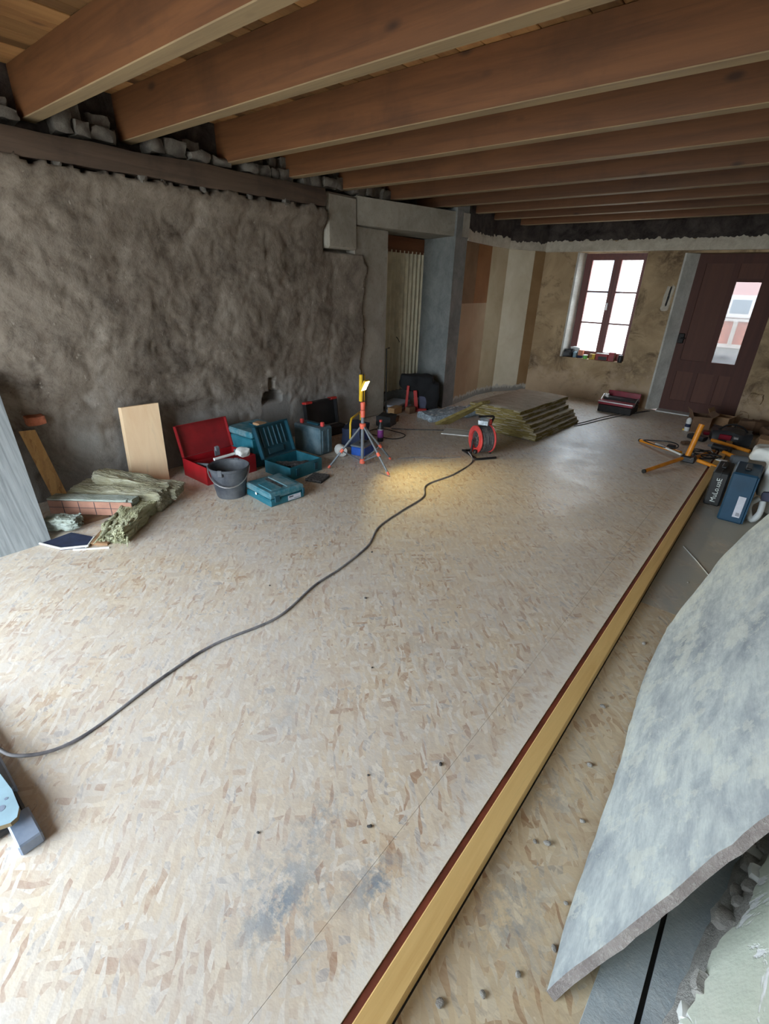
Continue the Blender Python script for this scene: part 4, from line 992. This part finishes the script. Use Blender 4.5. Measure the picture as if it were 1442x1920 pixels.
b = B(); lump(b, -0.48, 0.48, -0.16, 0.16, 0, 0.085, 8, 0.030, 9, 51, flat_bottom=True, rnd=0.25); obj('wrap_film', b, 'bubble', bw, smooth=30)
random.seed(8); b = B()
for k in range(26):
    c = Vector((random.uniform(-0.42, 0.42), random.uniform(-0.12, 0.12), random.uniform(0.07, 0.10))); s = random.uniform(0.012, 0.03)
    prism(b, [(c.x - s, c.y - s * 0.4), (c.x + s, c.y - s * 0.6), (c.x + s * 0.7, c.y + s * 0.7)], c.z, c.z + 0.004)
o = obj('film_crinkles', b, 'white', bw); o['kind'] = 'stuff'
b = B(); prism(b, [(-0.22, -0.12), (0.20, -0.14), (0.24, 0.10), (-0.18, 0.13)], 0, 0.01); ps = obj('white_sheet', b, 'white', None, (-2.78, 4.83, 0.0), (0, 0, 0.5)); tag(ps, 'flat white sheet on the floor behind the cable reel', 'sheet')

rl = thing('cable_reel', 'red cable reel wound with black cable on a black tube stand', 'cable reel', (-2.19, 4.25, 0.0), math.atan2(-0.84, -0.54) )
# local x axis = reel axle, pointing at the face towards the room
Rm = mat4((0, 0, 0.175), (0, PI / 2, 0))
def disc(name, mat, prof, seg=36, ring=False):
    b = B(); lathe(b, prof, seg, Rm, closed=ring); return obj(name, b, mat, rl, smooth=40)
fl = disc('flange', 'pinkred', [(0.085, 0.065), (0.135, 0.065), (0.14, 0.075), (0.135, 0.085), (0.088, 0.085)], ring=True)
disc('flange', 'pinkred', [(0.0, -0.085), (0.135, -0.085), (0.14, -0.075), (0.135, -0.065), (0.0, -0.065)])
disc('socket_plate', 'greymetal', [(0.0, 0.045), (0.086, 0.045), (0.086, 0.052), (0.0, 0.056)])
for a in range(4):
    t = a * PI / 2 + 0.4; b = B(); lathe(b, [(0.0, 0.054), (0.022, 0.054), (0.022, 0.064), (0.016, 0.064), (0.016, 0.058), (0.0, 0.058)], 14, Rm @ Matrix.Translation((0.045 * math.cos(t), 0.045 * math.sin(t), 0))); obj('socket', b, 'black', rl, smooth=40)
b = B()
for k in range(9):
    for rr in (0.124,):
        cx = -0.060 + k * 0.0145
        tube(b, [(cx + 0.004 * math.sin(3 * t), rr * math.cos(t) * (1 + 0.02 * math.sin(k * 2.1)), 0.175 + rr * math.sin(t)) for t in [2 * PI * q / 28 for q in range(28)]], 0.0085, 6, closed=True)
lathe(b, [(0.0, -0.062), (0.115, -0.062), (0.115, 0.062), (0.0, 0.062)], 28, Rm)
obj('wound_cable', b, 'rubber', rl, smooth=50)
for s in (-0.105, 0.105):
    pass
tb('tube_stand', rl, 'black', smoothpath([(-0.105, 0.13, 0.012), (0.105, 0.13, 0.012), (0.112, 0.10, 0.012), (0.112, -0.14, 0.012), (0.105, -0.15, 0.012), (-0.105, -0.15, 0.012), (-0.112, -0.13, 0.03), (-0.112, -0.06, 0.30), (-0.112, -0.02, 0.385), (-0.06, -0.01, 0.40), (0.06, -0.01, 0.40)], 4), 0.0115, 8)
tb('axle_bracket', rl, 'black', [(0.112, 0.0, 0.012), (0.105, 0.0, 0.175)], 0.010, 8); tb('axle_bracket', rl, 'black', [(-0.112, 0.0, 0.012), (-0.105, 0.0, 0.175)], 0.010, 8)
b = B(); lathe(b, [(0.0, 0.0), (0.03, 0.0), (0.03, 0.035), (0.02, 0.045), (0.0, 0.045)], 16); obj('brake_knob', b, 'pinkred', rl, (-0.06, -0.01, 0.325), smooth=40)
bx('plug', rl, 'black', 0.085, 0.12, 0.05, 0.09, 0.05, 0.09, 0.008)
pg = B(); lump(pg, -0.05, 0.05, -0.07, 0.07, 0, 0.04, 4, 0.015, 18, 61); tag(obj('plastic_packet', pg, 'bubble', None, (-2.20, 4.27, 0.325), (0, 0, 0.3), smooth=40), 'crumpled clear packet lying on top of the cable reel', 'packet')

# ================================================================== CABLES ON THE FLOOR
cz = 0.006
P = [(-2.27, 4.14), (-2.14, 4.00), (-2.09, 3.58), (-2.12, 3.20), (-1.99, 2.96), (-1.955, 2.62), (-1.91, 2.31), (-1.79, 2.06), (-1.73, 1.75), (-1.71, 1.51), (-1.64, 1.19), (-1.70, 0.87), (-1.68, 0.60), (-1.62, 0.26), (-1.66, 0.11), (-1.80, 0.02), (-2.2, -0.15), (-2.6, -0.5)]
pts3 = [(x_, y_, cz) for x_, y_ in P]; pts3[0] = (-2.265, 4.13, 0.05); pts3[14] = (-1.66, 0.09, 0.045); pts3[15] = (-1.80, 0.02, 0.085)
tag(tb('floor_cable', None, 'cable', smoothpath(pts3, 8), 0.0062, 8), 'long dusty grey cable winding across the floor to the reel', 'cable')
tag(tb('floor_cable', None, 'rubber', smoothpath([(-3.45, 4.36, cz), (-3.2, 4.55, cz), (-2.84, 4.86, cz), (-2.6, 4.92, cz)], 6), 0.006, 6), 'black cable lying behind the tripod and reel', 'cable')
tag(tb('floor_cable', None, 'rubber', smoothpath([(-1.93, 6.20, cz), (-1.88, 6.40, cz), (-1.72, 7.10, cz), (-1.42, 7.80, cz)], 6), 0.005, 6), 'dark cable running from the board stack to the front door, left of its pair', 'cable')
tag(tb('floor_cable', None, 'rubber', smoothpath([(-1.90, 6.12, cz), (-1.84, 6.30, cz), (-1.68, 6.98, cz), (-1.40, 7.80, cz)], 6), 0.005, 6), 'dark cable running from the board stack to the front door, right of its pair', 'cable')
tag(tb('floor_cable', None, 'cable', smoothpath([(-2.30, 4.05, cz), (-2.45, 3.85, cz), (-2.62, 3.72, cz), (-2.72, 3.55, cz)], 6), 0.0035, 6), 'thin grey lead between the tripod and the reel', 'cable')

# ================================================================== WINDOW SILL ITEMS
SZ = 0.603
b = B(); lump(b, -0.075, 0.075, -0.05, 0.05, 0, 0.12, 4, 0.02, 14, 71, flat_bottom=True, rnd=0.4); tag(obj('small_bag', b, 'black', None, (-2.79, 7.985, SZ), smooth=60), 'crumpled black bag at the left end of the window sill', 'bag')
b = B(); lump(b, -0.08, 0.08, -0.035, 0.035, 0, 0.15, 4, 0.02, 14, 73, flat_bottom=True, rnd=0.3); tag(obj('small_bag', b, 'bagwhite', None, (-2.72, 8.055, SZ), smooth=60), 'white paper bag behind the black bag on the window sill', 'bag')
b = B(); lathe(b, [(0, 0), (0.028, 0), (0.03, 0.01), (0.03, 0.075), (0.02, 0.085), (0, 0.085)], 16); tag(obj('tape_roll', b, 'paleblue', None, (-2.685, 7.97, SZ), smooth=40), 'small pale blue tub beside the black bag on the sill', 'tub')
t = thing('salmon_box', 'salmon pink box on a navy base on the window sill', 'box', (-2.605, 8.0, SZ)); bx('box_body', t, 'pinkbox', -0.035, 0.035, -0.03, 0.03, 0.035, 0.115, 0.002); bx('box_base', t, 'navy', -0.038, 0.038, -0.033, 0.033, 0, 0.034, 0.002)
t = thing('green_tub', 'light green plastic tub at the front of the window sill', 'tub', (-2.515, 7.955, SZ)); b = B(); lathe(b, [(0, 0), (0.030, 0), (0.034, 0.045), (0, 0.045)], 16); obj('tub_body', b, 'greenp', t, smooth=40); b = B(); lathe(b, [(0, 0.045), (0.036, 0.045), (0.036, 0.056), (0, 0.056)], 16); obj('lid', b, 'white', t, smooth=40)
t = thing('yellow_box', 'yellow card box on the window sill left of the red boxes', 'box', (-2.415, 7.985, SZ)); bx('box_body', t, 'ochrebox', -0.042, 0.042, -0.03, 0.03, 0, 0.075, 0.002); bx('flap', t, 'card', -0.042, 0.0, -0.034, -0.03, 0.02, 0.075, 0.001)
t = thing('red_box', 'low red box with black front on the window sill', 'box', (-2.275, 7.985, SZ)); bx('box_body', t, 'red', -0.088, 0.088, -0.035, 0.035, 0, 0.092, 0.003); bx('front_print', t, 'black', -0.045, 0.08, -0.037, -0.035, 0.006, 0.055); bx('lid_rim', t, 'white', -0.088, 0.088, -0.034, 0.034, 0.092, 0.098, 0.001)
t = thing('red_carton', 'tall red carton on the window sill beside the black can', 'box', (-2.135, 7.98, SZ)); bx('box_body', t, 'red', -0.04, 0.04, -0.035, 0.035, 0, 0.125, 0.002); bx('dark_side', t, 'carddark', 0.04, 0.043, -0.035, 0.035, 0, 0.125)
b = B(); lathe(b, [(0, 0), (0.033, 0), (0.034, 0.004), (0.034, 0.088), (0.028, 0.098), (0, 0.098)], 20); tag(obj('can', b, 'black', None, (-2.005, 7.965, SZ), smooth=40), 'black can at the right end of the window sill', 'can')

# ================================================================== RED CANTILEVER TOOLBOX BY THE DOOR
t = thing('dark_red_toolbox', 'open dark red metal toolbox on the floor below the window wall', 'tool box', (-1.755, 7.44, 0.0), 0.0)
bx('body', t, 'iron', -0.225, 0.225, -0.18, 0.18, 0, 0.10, 0.006); ft = bx('front_tray', t, 'darkred', -0.232, 0.232, -0.195, -0.05, 0.105, 0.155, 0.006); bx('bright_rim', ft, 'steel', -0.234, 0.234, -0.199, -0.19, 0.138, 0.152, 0.002)
bx('rear_tray', t, 'iron', -0.22, 0.22, -0.02, 0.16, 0.11, 0.18, 0.004); bx('lid', t, 'darkred', -0.21, 0.23, 0.155, 0.175, 0.12, 0.255, 0.004)
for s in (-1, 1): tb('hinge_arm', t, 'steel', [(s * 0.228, -0.12, 0.13), (s * 0.234, 0.04, 0.21), (s * 0.228, 0.12, 0.15)], 0.006, 6)
b = B(); lump(b, -0.03, 0.03, -0.03, 0.03, 0, 0.05, 3, 0.01, 20, 81, rnd=0.5); tag(obj('cloth_wad', b, 'white', None, (-1.93, 7.42, 0.183), smooth=50), 'small white cloth wad on the left of the dark red toolbox', 'cloth')

# ================================================================== ORANGE STAND AND THE HEAP BY THE DOOR
jk = thing('orange_stand', 'folded orange steel stand with four legs and upright pole', 'stand', (-0.545, 5.52, 0.0))
b = B(); box(b, -0.055, 0.075, -0.05, 0.05, 0.02, 0.085, 0.01); obj('hub', b, 'black', jk)
tb('pole', jk, 'orange', [(-0.005, 0.0, 0.05), (0.03, 0.05, 0.40)], 0.026, 12)
for (p, q) in (((-0.03, -0.02, 0.055), (-0.245, -0.63, 0.022)), ((-0.08, 0.10, 0.07), (-0.545, 0.46, 0.025)), ((0.09, 0.02, 0.05), (0.29, -0.05, 0.035)), ((0.06, 0.06, 0.06), (0.16, 0.62, 0.022))):
    lg = tb('leg', jk, 'orange', [p, q], 0.019, 10); d = (Vector(q) - Vector(p)).normalized(); tb('end_cap', lg, 'black', [Vector(q) - d * 0.004, Vector(q) + d * 0.012], 0.0205, 10)
bx('foot_plate', jk, 'orange', 0.25, 0.37, -0.10, -0.04, 0.0, 0.018, 0.003)
tb('white_spar', jk, 'white', [(-0.34, 0.19, 0.09), (-0.06, 0.01, 0.075)], 0.011, 8); tb('white_spar', jk, 'yellow', [(-0.12, 0.10, 0.07), (-0.02, 0.04, 0.07)], 0.008, 8)
bx('clamp', jk, 'black', -0.24, -0.16, 0.22, 0.30, 0.03, 0.09, 0.008); tb('hook', jk, 'steel', [(0.03, -0.055, 0.06), (0.045, -0.06, 0.08), (0.06, -0.055, 0.085)], 0.005, 6)
lp = [(-0.545 - 0.30 + 0.17 * math.cos(a) , 5.52 + 0.22 + 0.12 * math.sin(a), 0.095 + 0.01 * math.sin(2 * a)) for a in [2 * PI * k / 28 for k in range(28)]]
b = B(); tube(b, lp, 0.006, 6, closed=True); tag(obj('power_lead', b, 'black', None, smooth=60), 'loop of black power lead hanging over the orange stand', 'cable')
tag(tb('orange_pole', None, 'orange', [(-0.46, 6.47, 0.06), (-0.08, 6.30, 0.05)], 0.019, 10), 'loose orange pole lying furthest back in the heap', 'pole')
tag(tb('orange_pole', None, 'orange', [(-0.30, 6.05, 0.05), (-0.08, 5.95, 0.03)], 0.022, 10), 'short loose orange pole lying behind the plastic bag', 'pole')
tag(bx('white_block', None, 'white', -0.045, 0.045, -0.03, 0.03, 0, 0.055, 0.004, loc=(-0.27, 5.72, 0.0), rot=(0, 0, -0.25)), 'small white block beside the orange stand leg', 'block')
t = thing('grey_can', 'dull grey round can lying in the heap behind the orange stand', 'can', (-0.20, 5.86, 0.045), 0.4); b = B(); lathe(b, [(0, 0), (0.045, 0), (0.045, 0.13), (0, 0.13)], 18, mat4((0, 0, 0), (0, PI / 2, 0))); obj('can_body', b, 'greymetal', t, smooth=40); b = B(); lathe(b, [(0.03, 0.13), (0.046, 0.13), (0.046, 0.136), (0.03, 0.136)], 18, mat4((0, 0, 0), (0, PI / 2, 0))); obj('rim', b, 'steel', t, smooth=40)
def carton(loc, rz, sx, sy, h, mat, label):
    t = thing('cardboard_box', label, 'box', loc, rz); open_box(t, mat, sx, sy, h, 0.006)
    bx('flap', t, mat, -sx, sx, -0.003, 0.003, 0, sy * 0.8, loc=(0, -sy, h - 0.004), rot=(-2.3, 0, 0)); bx('flap', t, mat, -0.003, 0.003, -sy, sy, 0, sx * 0.8, loc=(sx, 0, h - 0.004), rot=(0, 0.9, 0)); bx('flap', t, mat, -0.003, 0.003, -sy, sy, 0, sx * 0.8, loc=(-sx, 0, h - 0.004), rot=(0, -0.5, 0))
carton((-0.70, 7.12, 0), 0.35, 0.10, 0.12, 0.19, 'carddark', 'open brown cardboard box in front of the door, nearest its hinge-side corner')
carton((-0.50, 7.45, 0), -0.2, 0.11, 0.10, 0.16, 'card', 'second open cardboard box against the bottom of the door')
t = thing('foam_gun', 'white and yellow spray can standing before the cardboard boxes', 'spray can', (-0.79, 6.98, 0.0)); b = B(); lathe(b, [(0, 0), (0.03, 0), (0.03, 0.14), (0.012, 0.165), (0, 0.165)], 14); obj('can_body', b, 'white', t, smooth=40); b = B(); lathe(b, [(0.0305, 0.05), (0.031, 0.05), (0.031, 0.09), (0.0305, 0.09)], 14); obj('band', b, 'navy', t); bx('nozzle', t, 'yellow', -0.045, 0.02, -0.015, 0.015, 0.0, 0.022, 0.004)
t = thing('black_tool_bag', 'black tool bag slumped in the dark heap by the door', 'tool bag', (-0.32, 6.80, 0.0), 0.15)
b = B(); lump(b, -0.19, 0.19, -0.16, 0.16, 0, 0.14, 5, 0.025, 9, 91, flat_bottom=True); obj('bag_body', b, 'black', t, smooth=55); tb('strap', t, 'black', smoothpath([(-0.15, -0.05, 0.12), (-0.05, -0.08, 0.21), (0.08, -0.08, 0.20), (0.16, -0.03, 0.12)], 5), 0.010, 6)
bx('buckle', t, 'steel', 0.02, 0.07, -0.175, -0.155, 0.07, 0.10, 0.004); bx('red_patch', t, 'darkred', -0.12, 0.0, -0.178, -0.16, 0.05, 0.11, 0.005)
t = thing('black_drill', 'black power drill lying between the orange stand and the tool bag', 'drill', (-0.30, 6.22, 0.0), -0.3); tb('motor', t, 'black', [(-0.12, 0, 0.045), (0.06, 0, 0.045)], 0.036, 12); tb('chuck', t, 'greymetal', [(-0.12, 0, 0.045), (-0.17, 0, 0.045)], [0.026, 0.014], 10); bx('grip', t, 'black', 0.0, 0.05, -0.14, 0.0, 0.02, 0.065, 0.01)
random.seed(31)
for k, (x_, y_, s, m_, l_) in enumerate(((0.06, 6.72, 0.13, 'card', 'largest tan stone in the rubble at the foot of the end wall'), (-0.16, 7.45, 0.15, 'carddark', 'brown stone lying against the end wall right of the door'), (0.07, 7.15, 0.14, 'carddark', 'dark brown stone behind the largest tan stone'), (-0.02, 7.72, 0.11, 'card', 'tan stone in the corner of rubble by the end wall'))):
    b = B(); lump(b, -s, s, -s * 0.8, s * 0.8, 0, s * 1.15, 4, s * 0.22, 7, 100 + k, flat_bottom=True, rnd=0.45); tag(obj('rubble_stone', b, m_, None, (x_, y_, 0.0), (0, 0, k), smooth=35), l_, 'stone')
b = B(); box(b, -0.16, 0.16, -0.02, 0.02, 0, 0.035, 0.004); tag(obj('timber_offcut', b, 'oldwood', None, (-0.10, 6.52, 0.0), (0, 0, 0.3)), 'old dark timber offcut behind the orange poles', 'timber')
tg = [(-0.42 + 0.11 * math.cos(t_ * 2.3) + 0.03 * math.cos(t_ * 7), 5.80 + 0.11 * math.sin(t_ * 2.3) + 0.03 * math.sin(t_ * 5), 0.012 + 0.02 * (1 + math.sin(t_ * 3.1)) + 0.003 * t_) for t_ in [k * 0.16 for k in range(80)]]
tag(tb('cable_tangle', None, 'black', tg, 0.006, 6), 'tangled coil of black cable on the floor right behind the orange stand', 'cable')
for k, (x_, y_, sx_, sy_, h_, m_, l_) in enumerate(((-0.62, 6.62, 0.10, 0.05, 0.05, 'black', 'flat black tool lying left of the black tool bag'), (-0.55, 6.98, 0.06, 0.05, 0.04, 'darkred', 'small dark red box between the cardboard boxes and the tool bag'), (-0.68, 6.30, 0.05, 0.03, 0.03, 'carddark', 'brown chip of wood on the floor left of the heap'))):
    b = B(); lump(b, -sx_, sx_, -sy_, sy_, 0, h_, 3, 0.008, 16, 200 + k, flat_bottom=True, rnd=0.15); tag(obj(('flat_tool', 'small_box', 'wood_chip')[k], b, m_, None, (x_, y_, 0.0), (0, 0, 0.7 * k - 0.4), smooth=40), l_, ('tool', 'box', 'wood')[k])

# ================================================================== UPRIGHT CASES AND BAG ON THE RIGHT
t = thing('black_upright_case', 'black upright case with white handwriting next to the batten', 'tool case', (-0.182, 4.65, 0.0), 0.0)
bx('body', t, 'blackcase', -0.056, 0.056, -0.19, 0.17, 0, 0.285, 0.010); bx('seam', t, 'black', -0.003, 0.003, -0.193, 0.173, 0.004, 0.288, 0.001); bx('carry_handle', t, 'black', -0.018, 0.018, -0.07, 0.05, 0.285, 0.305, 0.006)
me = text_mesh('MuLo.usE', 0.052); me.materials.append(M['chalk']); wr = bpy.data.objects.new('handwriting', me); COL.objects.link(wr); wr.parent = t
wr.matrix_local = Matrix.Translation((0.004, -0.1935, 0.135)) @ Matrix(((0, -1, 0, 0), (0, 0, -1, 0), (1, 0, 0, 0), (0, 0, 0, 1))); wr['label'] = 'white hand lettering running up the case'
t = thing('blue_upright_case', 'petrol blue upright case with a white label beside the plastic bag', 'tool case', (-0.025, 4.375, 0.0), 0.0)
bx('body', t, 'bluecase', -0.082, 0.082, -0.185, 0.17, 0, 0.385, 0.012); bx('seam', t, 'bluecase', 0.076, 0.086, -0.188, 0.172, 0.01, 0.375, 0.002); bx('carry_handle', t, 'black', -0.02, 0.02, -0.08, 0.06, 0.385, 0.405, 0.006)
lb = bx('label', t, 'paperw', 0.006, 0.052, -0.1865, -0.185, 0.05, 0.215); bx('label_print', lb, 'ink', 0.022, 0.048, -0.187, -0.1864, 0.064, 0.068); bx('label_print', lb, 'ink', 0.022, 0.048, -0.187, -0.1864, 0.073, 0.077); bx('label_print', lb, 'ink', 0.022, 0.044, -0.187, -0.1864, 0.082, 0.086)
t = thing('plastic_bag', 'white plastic bag with green print drooping over the blue case', 'bag', (0.20, 4.70, 0.0), 0.0)
b = B()
lump(b, -0.26, 0.12, -0.26, 0.04, 0.405, 0.52, 8, 0.035, 8, 111, rnd=0.6); lump(b, -0.13, 0.05, -0.33, 0.0, 0.16, 0.48, 6, 0.025, 9, 112, rnd=0.3); lump(b, -0.09, 0.20, -0.28, 0.15, 0.03, 0.30, 6, 0.03, 7, 116, rnd=0.35)
o = obj('bag_body', b, 'bagwhite', t, smooth=60)
rm = o.modifiers.new('fuse', 'REMESH'); rm.mode = 'VOXEL'; rm.voxel_size = 0.012; rm.use_smooth_shade = True
tb('knotted_loop', t, 'bagwhite', smoothpath([(-0.10, -0.34, 0.18), (-0.145, -0.37, 0.13), (-0.135, -0.39, 0.07), (-0.095, -0.40, 0.025), (-0.065, -0.39, 0.08), (-0.07, -0.36, 0.17)], 4), [0.022] * 4 + [0.026] * 6 + [0.024] * 6 + [0.022] * 5, 8)
b = B(); lump(b, -0.06, 0.04, -0.35, -0.31, 0.24, 0.38, 5, 0.015, 12, 114, rnd=0.3); obj('green_print', b, 'greenbag', t, smooth=45)
b = B(); lump(b, -0.09, 0.0, -0.355, -0.32, 0.17, 0.24, 4, 0.012, 12, 115, rnd=0.3); obj('blue_print', b, 'bluegrey', t, smooth=45)

# ================================================================== SLATE SLAB, FLAGS AND PLASTER CHUNK ON THE RIGHT
O3 = Vector((-0.013, 0.699, 0.013)); e1 = Vector((-0.065, 0.998, 0)).normalized(); e2 = Vector((0.476, 0.031, 0.879)).normalized(); nn = e1.cross(e2).normalized(); 
if nn.z < 0: nn = -nn
out = [(0, 0), (0.096, -0.001), (0.23, -0.012), (0.33, -0.006), (0.52, 0.003), (0.75, 0.012), (0.9, 0.003), (1.06, -0.006), (1.24, -0.008), (1.398, 0.0), (1.534, 0.025), (1.676, 0.056), (1.798, 0.119), (1.888, 0.19), (2.114, 0.332), (2.228, 0.487), (2.267, 0.616), (2.33, 0.9), (2.30, 1.20), (1.5, 1.22), (0.72, 1.20), (0.50, 0.86), (0.344, 0.6), (0.241, 0.411), (0.152, 0.271), (0.073, 0.12)]
random.seed(41); dense = []
for i, p in enumerate(out):
    q = out[(i + 1) % len(out)]; L = math.hypot(q[0] - p[0], q[1] - p[1]); k = max(1, int(L / 0.035))
    for j in range(k):
        t_ = j / k; w = 0.004 if j else 0.0
        dense.append((p[0] + (q[0] - p[0]) * t_ + random.uniform(-w, w), p[1] + (q[1] - p[1]) * t_ + random.uniform(-w, w)))
b = B(); prism(b, dense, -0.026, 0.0, jit=0.003)
for f in b.faces:
    f.material_index = 0 if len(f.verts) > 10 else 1
o = obj('slate_slab', b, ['slate', 'slate_edge'])
hand = e1.cross(e2)
m3 = Matrix((e1, e2, hand)).transposed()
if hand.dot(nn) < 0:   # keep the face outward
    for v in o.data.vertices: v.co.z = -v.co.z
    o.data.flip_normals()
o.matrix_world = Matrix.Translation(O3) @ m3.to_4x4()
tag(o, 'big grey slate slab smeared with lime leaning at the right edge', 'stone slab'); slab_o = o
for (p_, q_, w_) in (((1.08, 0.30), (0.83, 0.165), 0.022), ((0.79, 0.145), (0.74, 0.125), 0.012)):
    P0, P1 = Vector((*p_, 0)), Vector((*q_, 0)); dd_ = (P1 - P0); nv_ = Vector((-dd_.y, dd_.x, 0)).normalized() * w_
    pts_ = []; random.seed(4)
    for sg in (1, -1):
        for j in (range(9) if sg > 0 else range(8, -1, -1)):
            t_ = j / 8; c_ = P0 + dd_ * t_ + nv_ * sg * (0.25 + 0.75 * math.sin(PI * t_)) * random.uniform(0.6, 1.0); pts_.append((c_.x, c_.y))
    b = B(); prism(b, pts_, 0.0002, 0.0012); obj('chisel_mark', b, 'slate_dark', slab_o)
b = B(); prism(b, [(0.062, 0.45), (0.165, 0.42), (0.168, 1.30), (0.10, 1.28), (0.075, 0.9)], 0.0, 0.014, jit=0.002); tag(obj('slate_flag', b, 'slate_flat'), 'narrow flat slate flag under the leaning slab, left of the black gap', 'flagstone')
b = B(); prism(b, [(0.178, 0.40), (0.28, 0.40), (0.34, 1.50), (0.180, 1.48)], 0.0, 0.016, jit=0.002); tag(obj('slate_flag', b, 'slate_flat'), 'wider flat slate flag under the leaning slab, right of the black gap', 'flagstone')
b = B(); box(b, 0.1655, 0.1795, 0.40, 1.48, 0.0, 0.004); tag(obj('joint_strip', b, 'iron'), 'black strip in the gap between the two slate flags', 'strip')
pc = thing('plaster_chunk', 'broken slab of pale green painted plaster propped under the slate', 'plaster', (0, 0, 0))
u1 = Vector((0.185, 1.02, 0)).normalized(); u2 = Vector((0.42, -0.06, 0.90)).normalized(); u3 = u1.cross(u2).normalized(); flip = u3.x > 0
def plate(name, mat, poly, z0, z1, jit, dens=0.02, amp=0.008, seed=1):
    random.seed(seed); dd = []
    for i, p in enumerate(poly):
        q = poly[(i + 1) % len(poly)]; L = math.hypot(q[0] - p[0], q[1] - p[1]); k = max(1, int(L / dens))
        for j in range(k):
            t_ = j / k; dd.append((p[0] + (q[0] - p[0]) * t_ + random.uniform(-amp, amp), p[1] + (q[1] - p[1]) * t_ + random.uniform(-amp, amp)))
    b = B(); prism(b, dd, z0, z1, jit=jit); o = obj(name, b, mat, pc)
    mm = Matrix((u1, u2, u3)).transposed()
    if flip:
        for v in o.data.vertices: v.co.z = -v.co.z
        o.data.flip_normals()
    o.matrix_local = Matrix.Translation((0.165, 0.50, 0.035)) @ mm.to_4x4(); return o
plate('plaster_face', 'green', [(0.0, 0.03), (0.12, 0.045), (0.26, 0.04), (0.38, 0.085), (0.50, 0.075), (0.62, 0.13), (0.80, 0.12), (1.0, 0.17), (1.0, 0.36), (0.0, 0.38)], 0.0, 0.014, 0.003, 0.018, 0.007, 5)
b = B(); lump(b, -0.02, 1.02, -0.035, 0.36, -0.055, -0.004, 22, 0.012, 26, 6)
o = obj('mortar_bed', b, 'mortar', pc, smooth=40)
if flip:
    for v in o.data.vertices: v.co.z = -v.co.z
    o.data.flip_normals()
o.matrix_local = Matrix.Translation((0.165, 0.50, 0.035)) @ Matrix((u1, u2, u3)).transposed().to_4x4()
random.seed(17)
for k in range(16):
    s = random.uniform(0.012, 0.03); uu = random.uniform(0.05, 0.95); vv_ = random.uniform(-0.01, 0.06) + 0.05 * uu
    p = Vector((0.165, 0.50, 0.035)) + u1 * uu + u2 * vv_ + (u3 if not flip else -u3) * 0.004
    b = B(); lump(b, -s, s, -s, s, -s * 0.7, s * 0.7, 2, s * 0.4, 30, k, rnd=0.5); obj('mortar_lump', b, 'mortar' if k % 4 else 'white', pc, p, smooth=35)

# ================================================================== TOOL AT THE LEFT EDGE
t = thing('guide_rail', 'blue-grey metal rail carrying a pale worn plate at the left frame edge', 'tool', (0, 0, 0))
bx('rail', t, 'zinc', -2.10, -1.535, -0.03, 0.05, 0.015, 0.05, 0.006); bx('rail_end', t, 'zinc', -1.44, -1.315, -0.01, 0.052, 0.0, 0.045, 0.005); bx('carriage', t, 'black', -1.70, -1.42, -0.06, 0.045, 0.0, 0.035, 0.008)
b = B(); prism(b, [(-1.95, -0.12), (-1.45, -0.055), (-1.40, -0.03), (-1.385, 0.0), (-1.39, 0.018), (-1.42, 0.032), (-1.50, 0.036), (-1.95, 0.0)], 0.062, 0.078); pl = obj('worn_plate', b, ['paleblue', 'boardedge'], t)
for p in pl.data.polygons:
    if abs(p.normal.z) < 0.5: p.material_index = 1
for (x_, y_, r_) in ((-1.455, -0.005, 0.011), (-1.436, -0.024, 0.005), (-1.48, 0.015, 0.005), (-1.52, -0.01, 0.012)):
    b = B(); lathe(b, [(0, 0.0782), (r_, 0.0782), (r_, 0.0788), (0, 0.0788)], 14, mat4((x_, y_, 0), (0, 0, 0))); obj('slot', b, 'zinc', pl)
bx('plate_support', t, 'black', -1.60, -1.44, -0.03, 0.02, 0.03, 0.063)

# ================================================================== SMALL LITTER ON THE FLOOR
random.seed(77)
CR = [(-0.19, 1.71), (-0.08, 0.69), (-0.18, 1.02), (-0.15, 1.04), (-0.045, 0.92), (-0.03, 0.80), (-0.13, 0.60), (-0.16, 2.25), (-0.10, 3.02), (-0.14, 1.40), (-0.09, 1.18), (-0.20, 0.52)]
for k, (x_, y_) in enumerate(CR):
    s = random.uniform(0.006, 0.011); b = B(); lump(b, -s, s, -s * 0.8, s * 0.8, 0, s * 1.2, 3, s * 0.35, 60, k, rnd=0.9, flat_bottom=True)
    tag(obj('mortar_crumb', b, 'mortar', None, (x_, y_, 0.0), (0, 0, k), smooth=40), 'small grey mortar crumb on the strip of floor beside the batten', 'crumb', 'crumbs right of the batten')
CL = [(-0.72, 0.85), (-0.60, 0.72), (-1.05, 1.25), (-1.42, 1.62), (-1.72, 2.02), (-0.55, 1.05), (-0.85, 0.48), (-1.9, 1.35)]
for k, (x_, y_) in enumerate(CL):
    s = random.uniform(0.004, 0.008); b = B(); lump(b, -s, s, -s * 0.8, s * 0.8, 0, s * 1.2, 3, s * 0.35, 60, k + 40, rnd=0.9, flat_bottom=True)
    tag(obj('mortar_crumb', b, 'grit', None, (x_, y_, 0.0), (0, 0, k), smooth=40), 'tiny dark crumb on the main floor left of the batten', 'crumb', 'crumbs left of the batten')
tag(tb('straw', None, 'white', [(-0.21, 3.51, 0.003), (-0.10, 3.34, 0.003), (0.0, 3.17, 0.003)], 0.003, 5), 'thin pale stick on the grey floor before the blue case', 'stick')
